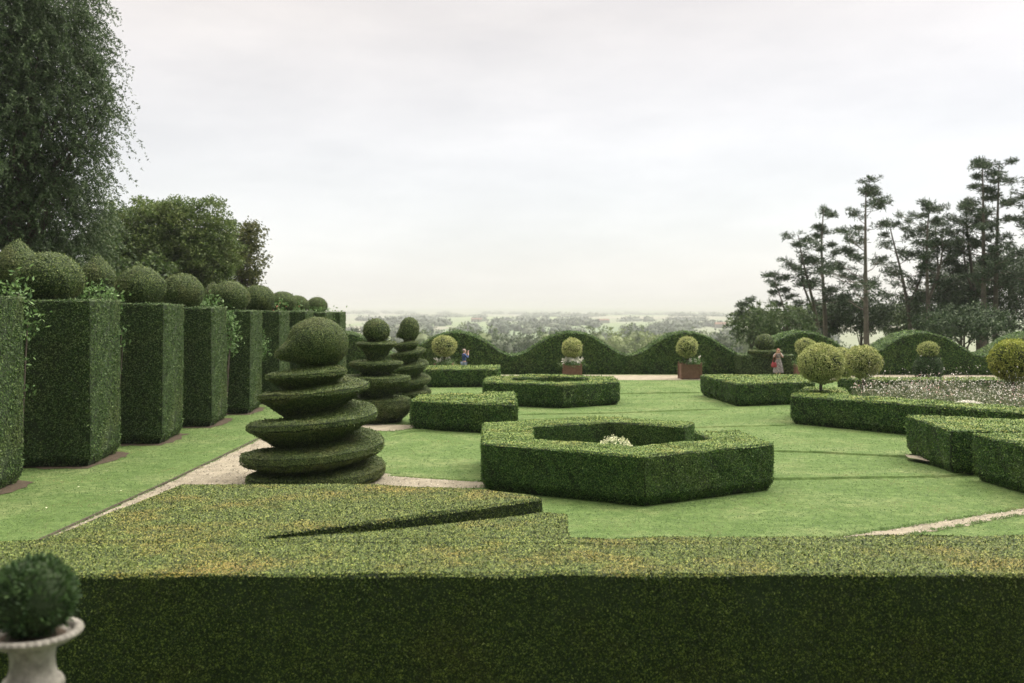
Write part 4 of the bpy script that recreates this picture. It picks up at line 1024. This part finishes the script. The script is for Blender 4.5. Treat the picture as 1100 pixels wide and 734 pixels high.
tube([(-.1, 0, .28), (-.02, .02, .55), (.12, .08, .80), (.1, .02, .55), (.1, 0, .28)], .012, 6).build('strap', [M['bag']], parent=t)

# ------------------------------------------------------------------ haze
g = boxg(-22000, 22000, -450, 24500, -60, 62)
hz_ = g.build('haze', []); tag(hz_, 'thin pale summer haze over the valley', 'haze', kind='stuff')
hm = bpy.data.materials.new('haze'); hm.use_nodes = True; nt = hm.node_tree; nt.nodes.clear()
out = nt.nodes.new('ShaderNodeOutputMaterial'); pv = nt.nodes.new('ShaderNodeVolumePrincipled')
pv.inputs['Color'].default_value = (.56, .58, .61, 1); pv.inputs['Density'].default_value = 2.3e-4; pv.inputs['Anisotropy'].default_value = 0
nt.links.new(pv.outputs[0], out.inputs['Volume']); hz_.data.materials.append(hm)

# ------------------------------------------------------------------ sky and sun
SUN_EL, SUN_AZ = 50, 72            # azimuth from +Y towards +X
w = bpy.data.worlds.new('World'); sc.world = w; w.use_nodes = True; nt = w.node_tree; nt.nodes.clear()
out = nt.nodes.new('ShaderNodeOutputWorld')
sky = nt.nodes.new('ShaderNodeTexSky'); sky.sky_type = 'NISHITA'; sky.sun_disc = False; sky.sun_elevation = R(SUN_EL); sky.sun_rotation = R(SUN_AZ)
b1 = nt.nodes.new('ShaderNodeBackground'); b1.inputs[1].default_value = .05; nt.links.new(sky.outputs[0], b1.inputs[0])
tc = nt.nodes.new('ShaderNodeTexCoord'); sx = nt.nodes.new('ShaderNodeSeparateXYZ'); nt.links.new(tc.outputs['Generated'], sx.inputs[0])
mp = nt.nodes.new('ShaderNodeMapping'); mp.inputs['Scale'].default_value = (1, 1, 3.6); mp.inputs['Rotation'].default_value = (R(3), R(-6), 0); nt.links.new(tc.outputs['Generated'], mp.inputs[0])
n = noise(nt, mp.outputs[0], 2.6, 7, .58)
cl = ramp(nt, [(.32, (.875, .872, .872)), (.5, (.975, .975, .975)), (.66, (1.07, 1.07, 1.07))], n.outputs[0])
zr_ = nt.nodes.new('ShaderNodeMapRange'); zr_.interpolation_type = 'SMOOTHSTEP'; nt.links.new(sx.outputs[2], zr_.inputs[0])
zr_.inputs[1].default_value = .38; zr_.inputs[2].default_value = 1.0; zr_.inputs[3].default_value = 1.0; zr_.inputs[4].default_value = 11
yr = nt.nodes.new('ShaderNodeMapRange'); nt.links.new(sx.outputs[1], yr.inputs[0]); yr.interpolation_type = 'SMOOTHSTEP'
yr.inputs[1].default_value = -.5; yr.inputs[2].default_value = .45; yr.inputs[3].default_value = .2; yr.inputs[4].default_value = 1  # sky dimmed behind the camera to darken hedge sides facing it
def m2(a, b_, op='MULTIPLY'):
    q = nt.nodes.new('ShaderNodeMath'); q.operation = op
    for i, s in ((0, a), (1, b_)):
        if isinstance(s, (int, float)): q.inputs[i].default_value = s
        else: nt.links.new(s, q.inputs[i])
    return q.outputs[0]
dp = nt.nodes.new('ShaderNodeVectorMath'); dp.operation = 'DOT_PRODUCT'; nt.links.new(tc.outputs['Generated'], dp.inputs[0])
dp.inputs[1].default_value = (math.sin(R(SUN_AZ)) * math.cos(R(SUN_EL)), math.cos(R(SUN_AZ)) * math.cos(R(SUN_EL)), math.sin(R(SUN_EL)))
glow = m2(m2(m2(dp.outputs['Value'], 0.0, 'MAXIMUM'), 12.0, 'POWER'), 7.0)     # thin cloud in front of the sun
st = m2(m2(m2(zr_.outputs[0], yr.outputs[0]), glow, 'ADD'), .73)
wz = nt.nodes.new('ShaderNodeMapRange'); nt.links.new(sx.outputs[2], wz.inputs[0]); wz.inputs[1].default_value = 0; wz.inputs[2].default_value = .28
b2 = nt.nodes.new('ShaderNodeBackground'); nt.links.new(mix(nt, cl.outputs[0], mix(nt, (1.05, 1.035, 1.065), (1.09, .970, .850), wz.outputs[0]), 1, 'MULTIPLY'), b2.inputs[0]); nt.links.new(st, b2.inputs[1])
ad = nt.nodes.new('ShaderNodeAddShader'); nt.links.new(b1.outputs[0], ad.inputs[0]); nt.links.new(b2.outputs[0], ad.inputs[1]); nt.links.new(ad.outputs[0], out.inputs[0])
L = bpy.data.lights.new('sun', 'SUN'); L.energy = 1.5; L.angle = R(22); L.color = (1, .96, .9)
lo = bpy.data.objects.new('sun', L); col.objects.link(lo)
d = Vector((math.sin(R(SUN_AZ)) * math.cos(R(SUN_EL)), math.cos(R(SUN_AZ)) * math.cos(R(SUN_EL)), math.sin(R(SUN_EL))))
lo.rotation_euler = (-d).to_track_quat('-Z', 'Y').to_euler(); lo.location = (20, 10, 30)

# ------------------------------------------------------------------ camera
cd = bpy.data.cameras.new('camera'); cam = bpy.data.objects.new('camera', cd); col.objects.link(cam); sc.camera = cam
cam.location = (0, 0, H); cam.rotation_euler = (R(90), 0, 0)
cd.lens = 35; cd.sensor_width = 36; cd.shift_y = -37 / 1100; cd.clip_start = .1; cd.clip_end = 60000
cd.dof.use_dof = True; cd.dof.focus_distance = 20; cd.dof.aperture_fstop = 1.2
sc.view_settings.view_transform = 'Standard'; sc.view_settings.look = 'None'; sc.view_settings.exposure = 0; sc.view_settings.gamma = 1
sc.view_settings.use_curve_mapping = False
cy = sc.cycles
cy.max_bounces = 6; cy.diffuse_bounces = 3; cy.glossy_bounces = 2; cy.transmission_bounces = 4; cy.volume_bounces = 1; cy.transparent_max_bounces = 8
cy.use_denoising = True
try: cy.denoiser = 'OPENIMAGEDENOISE'
except Exception: pass
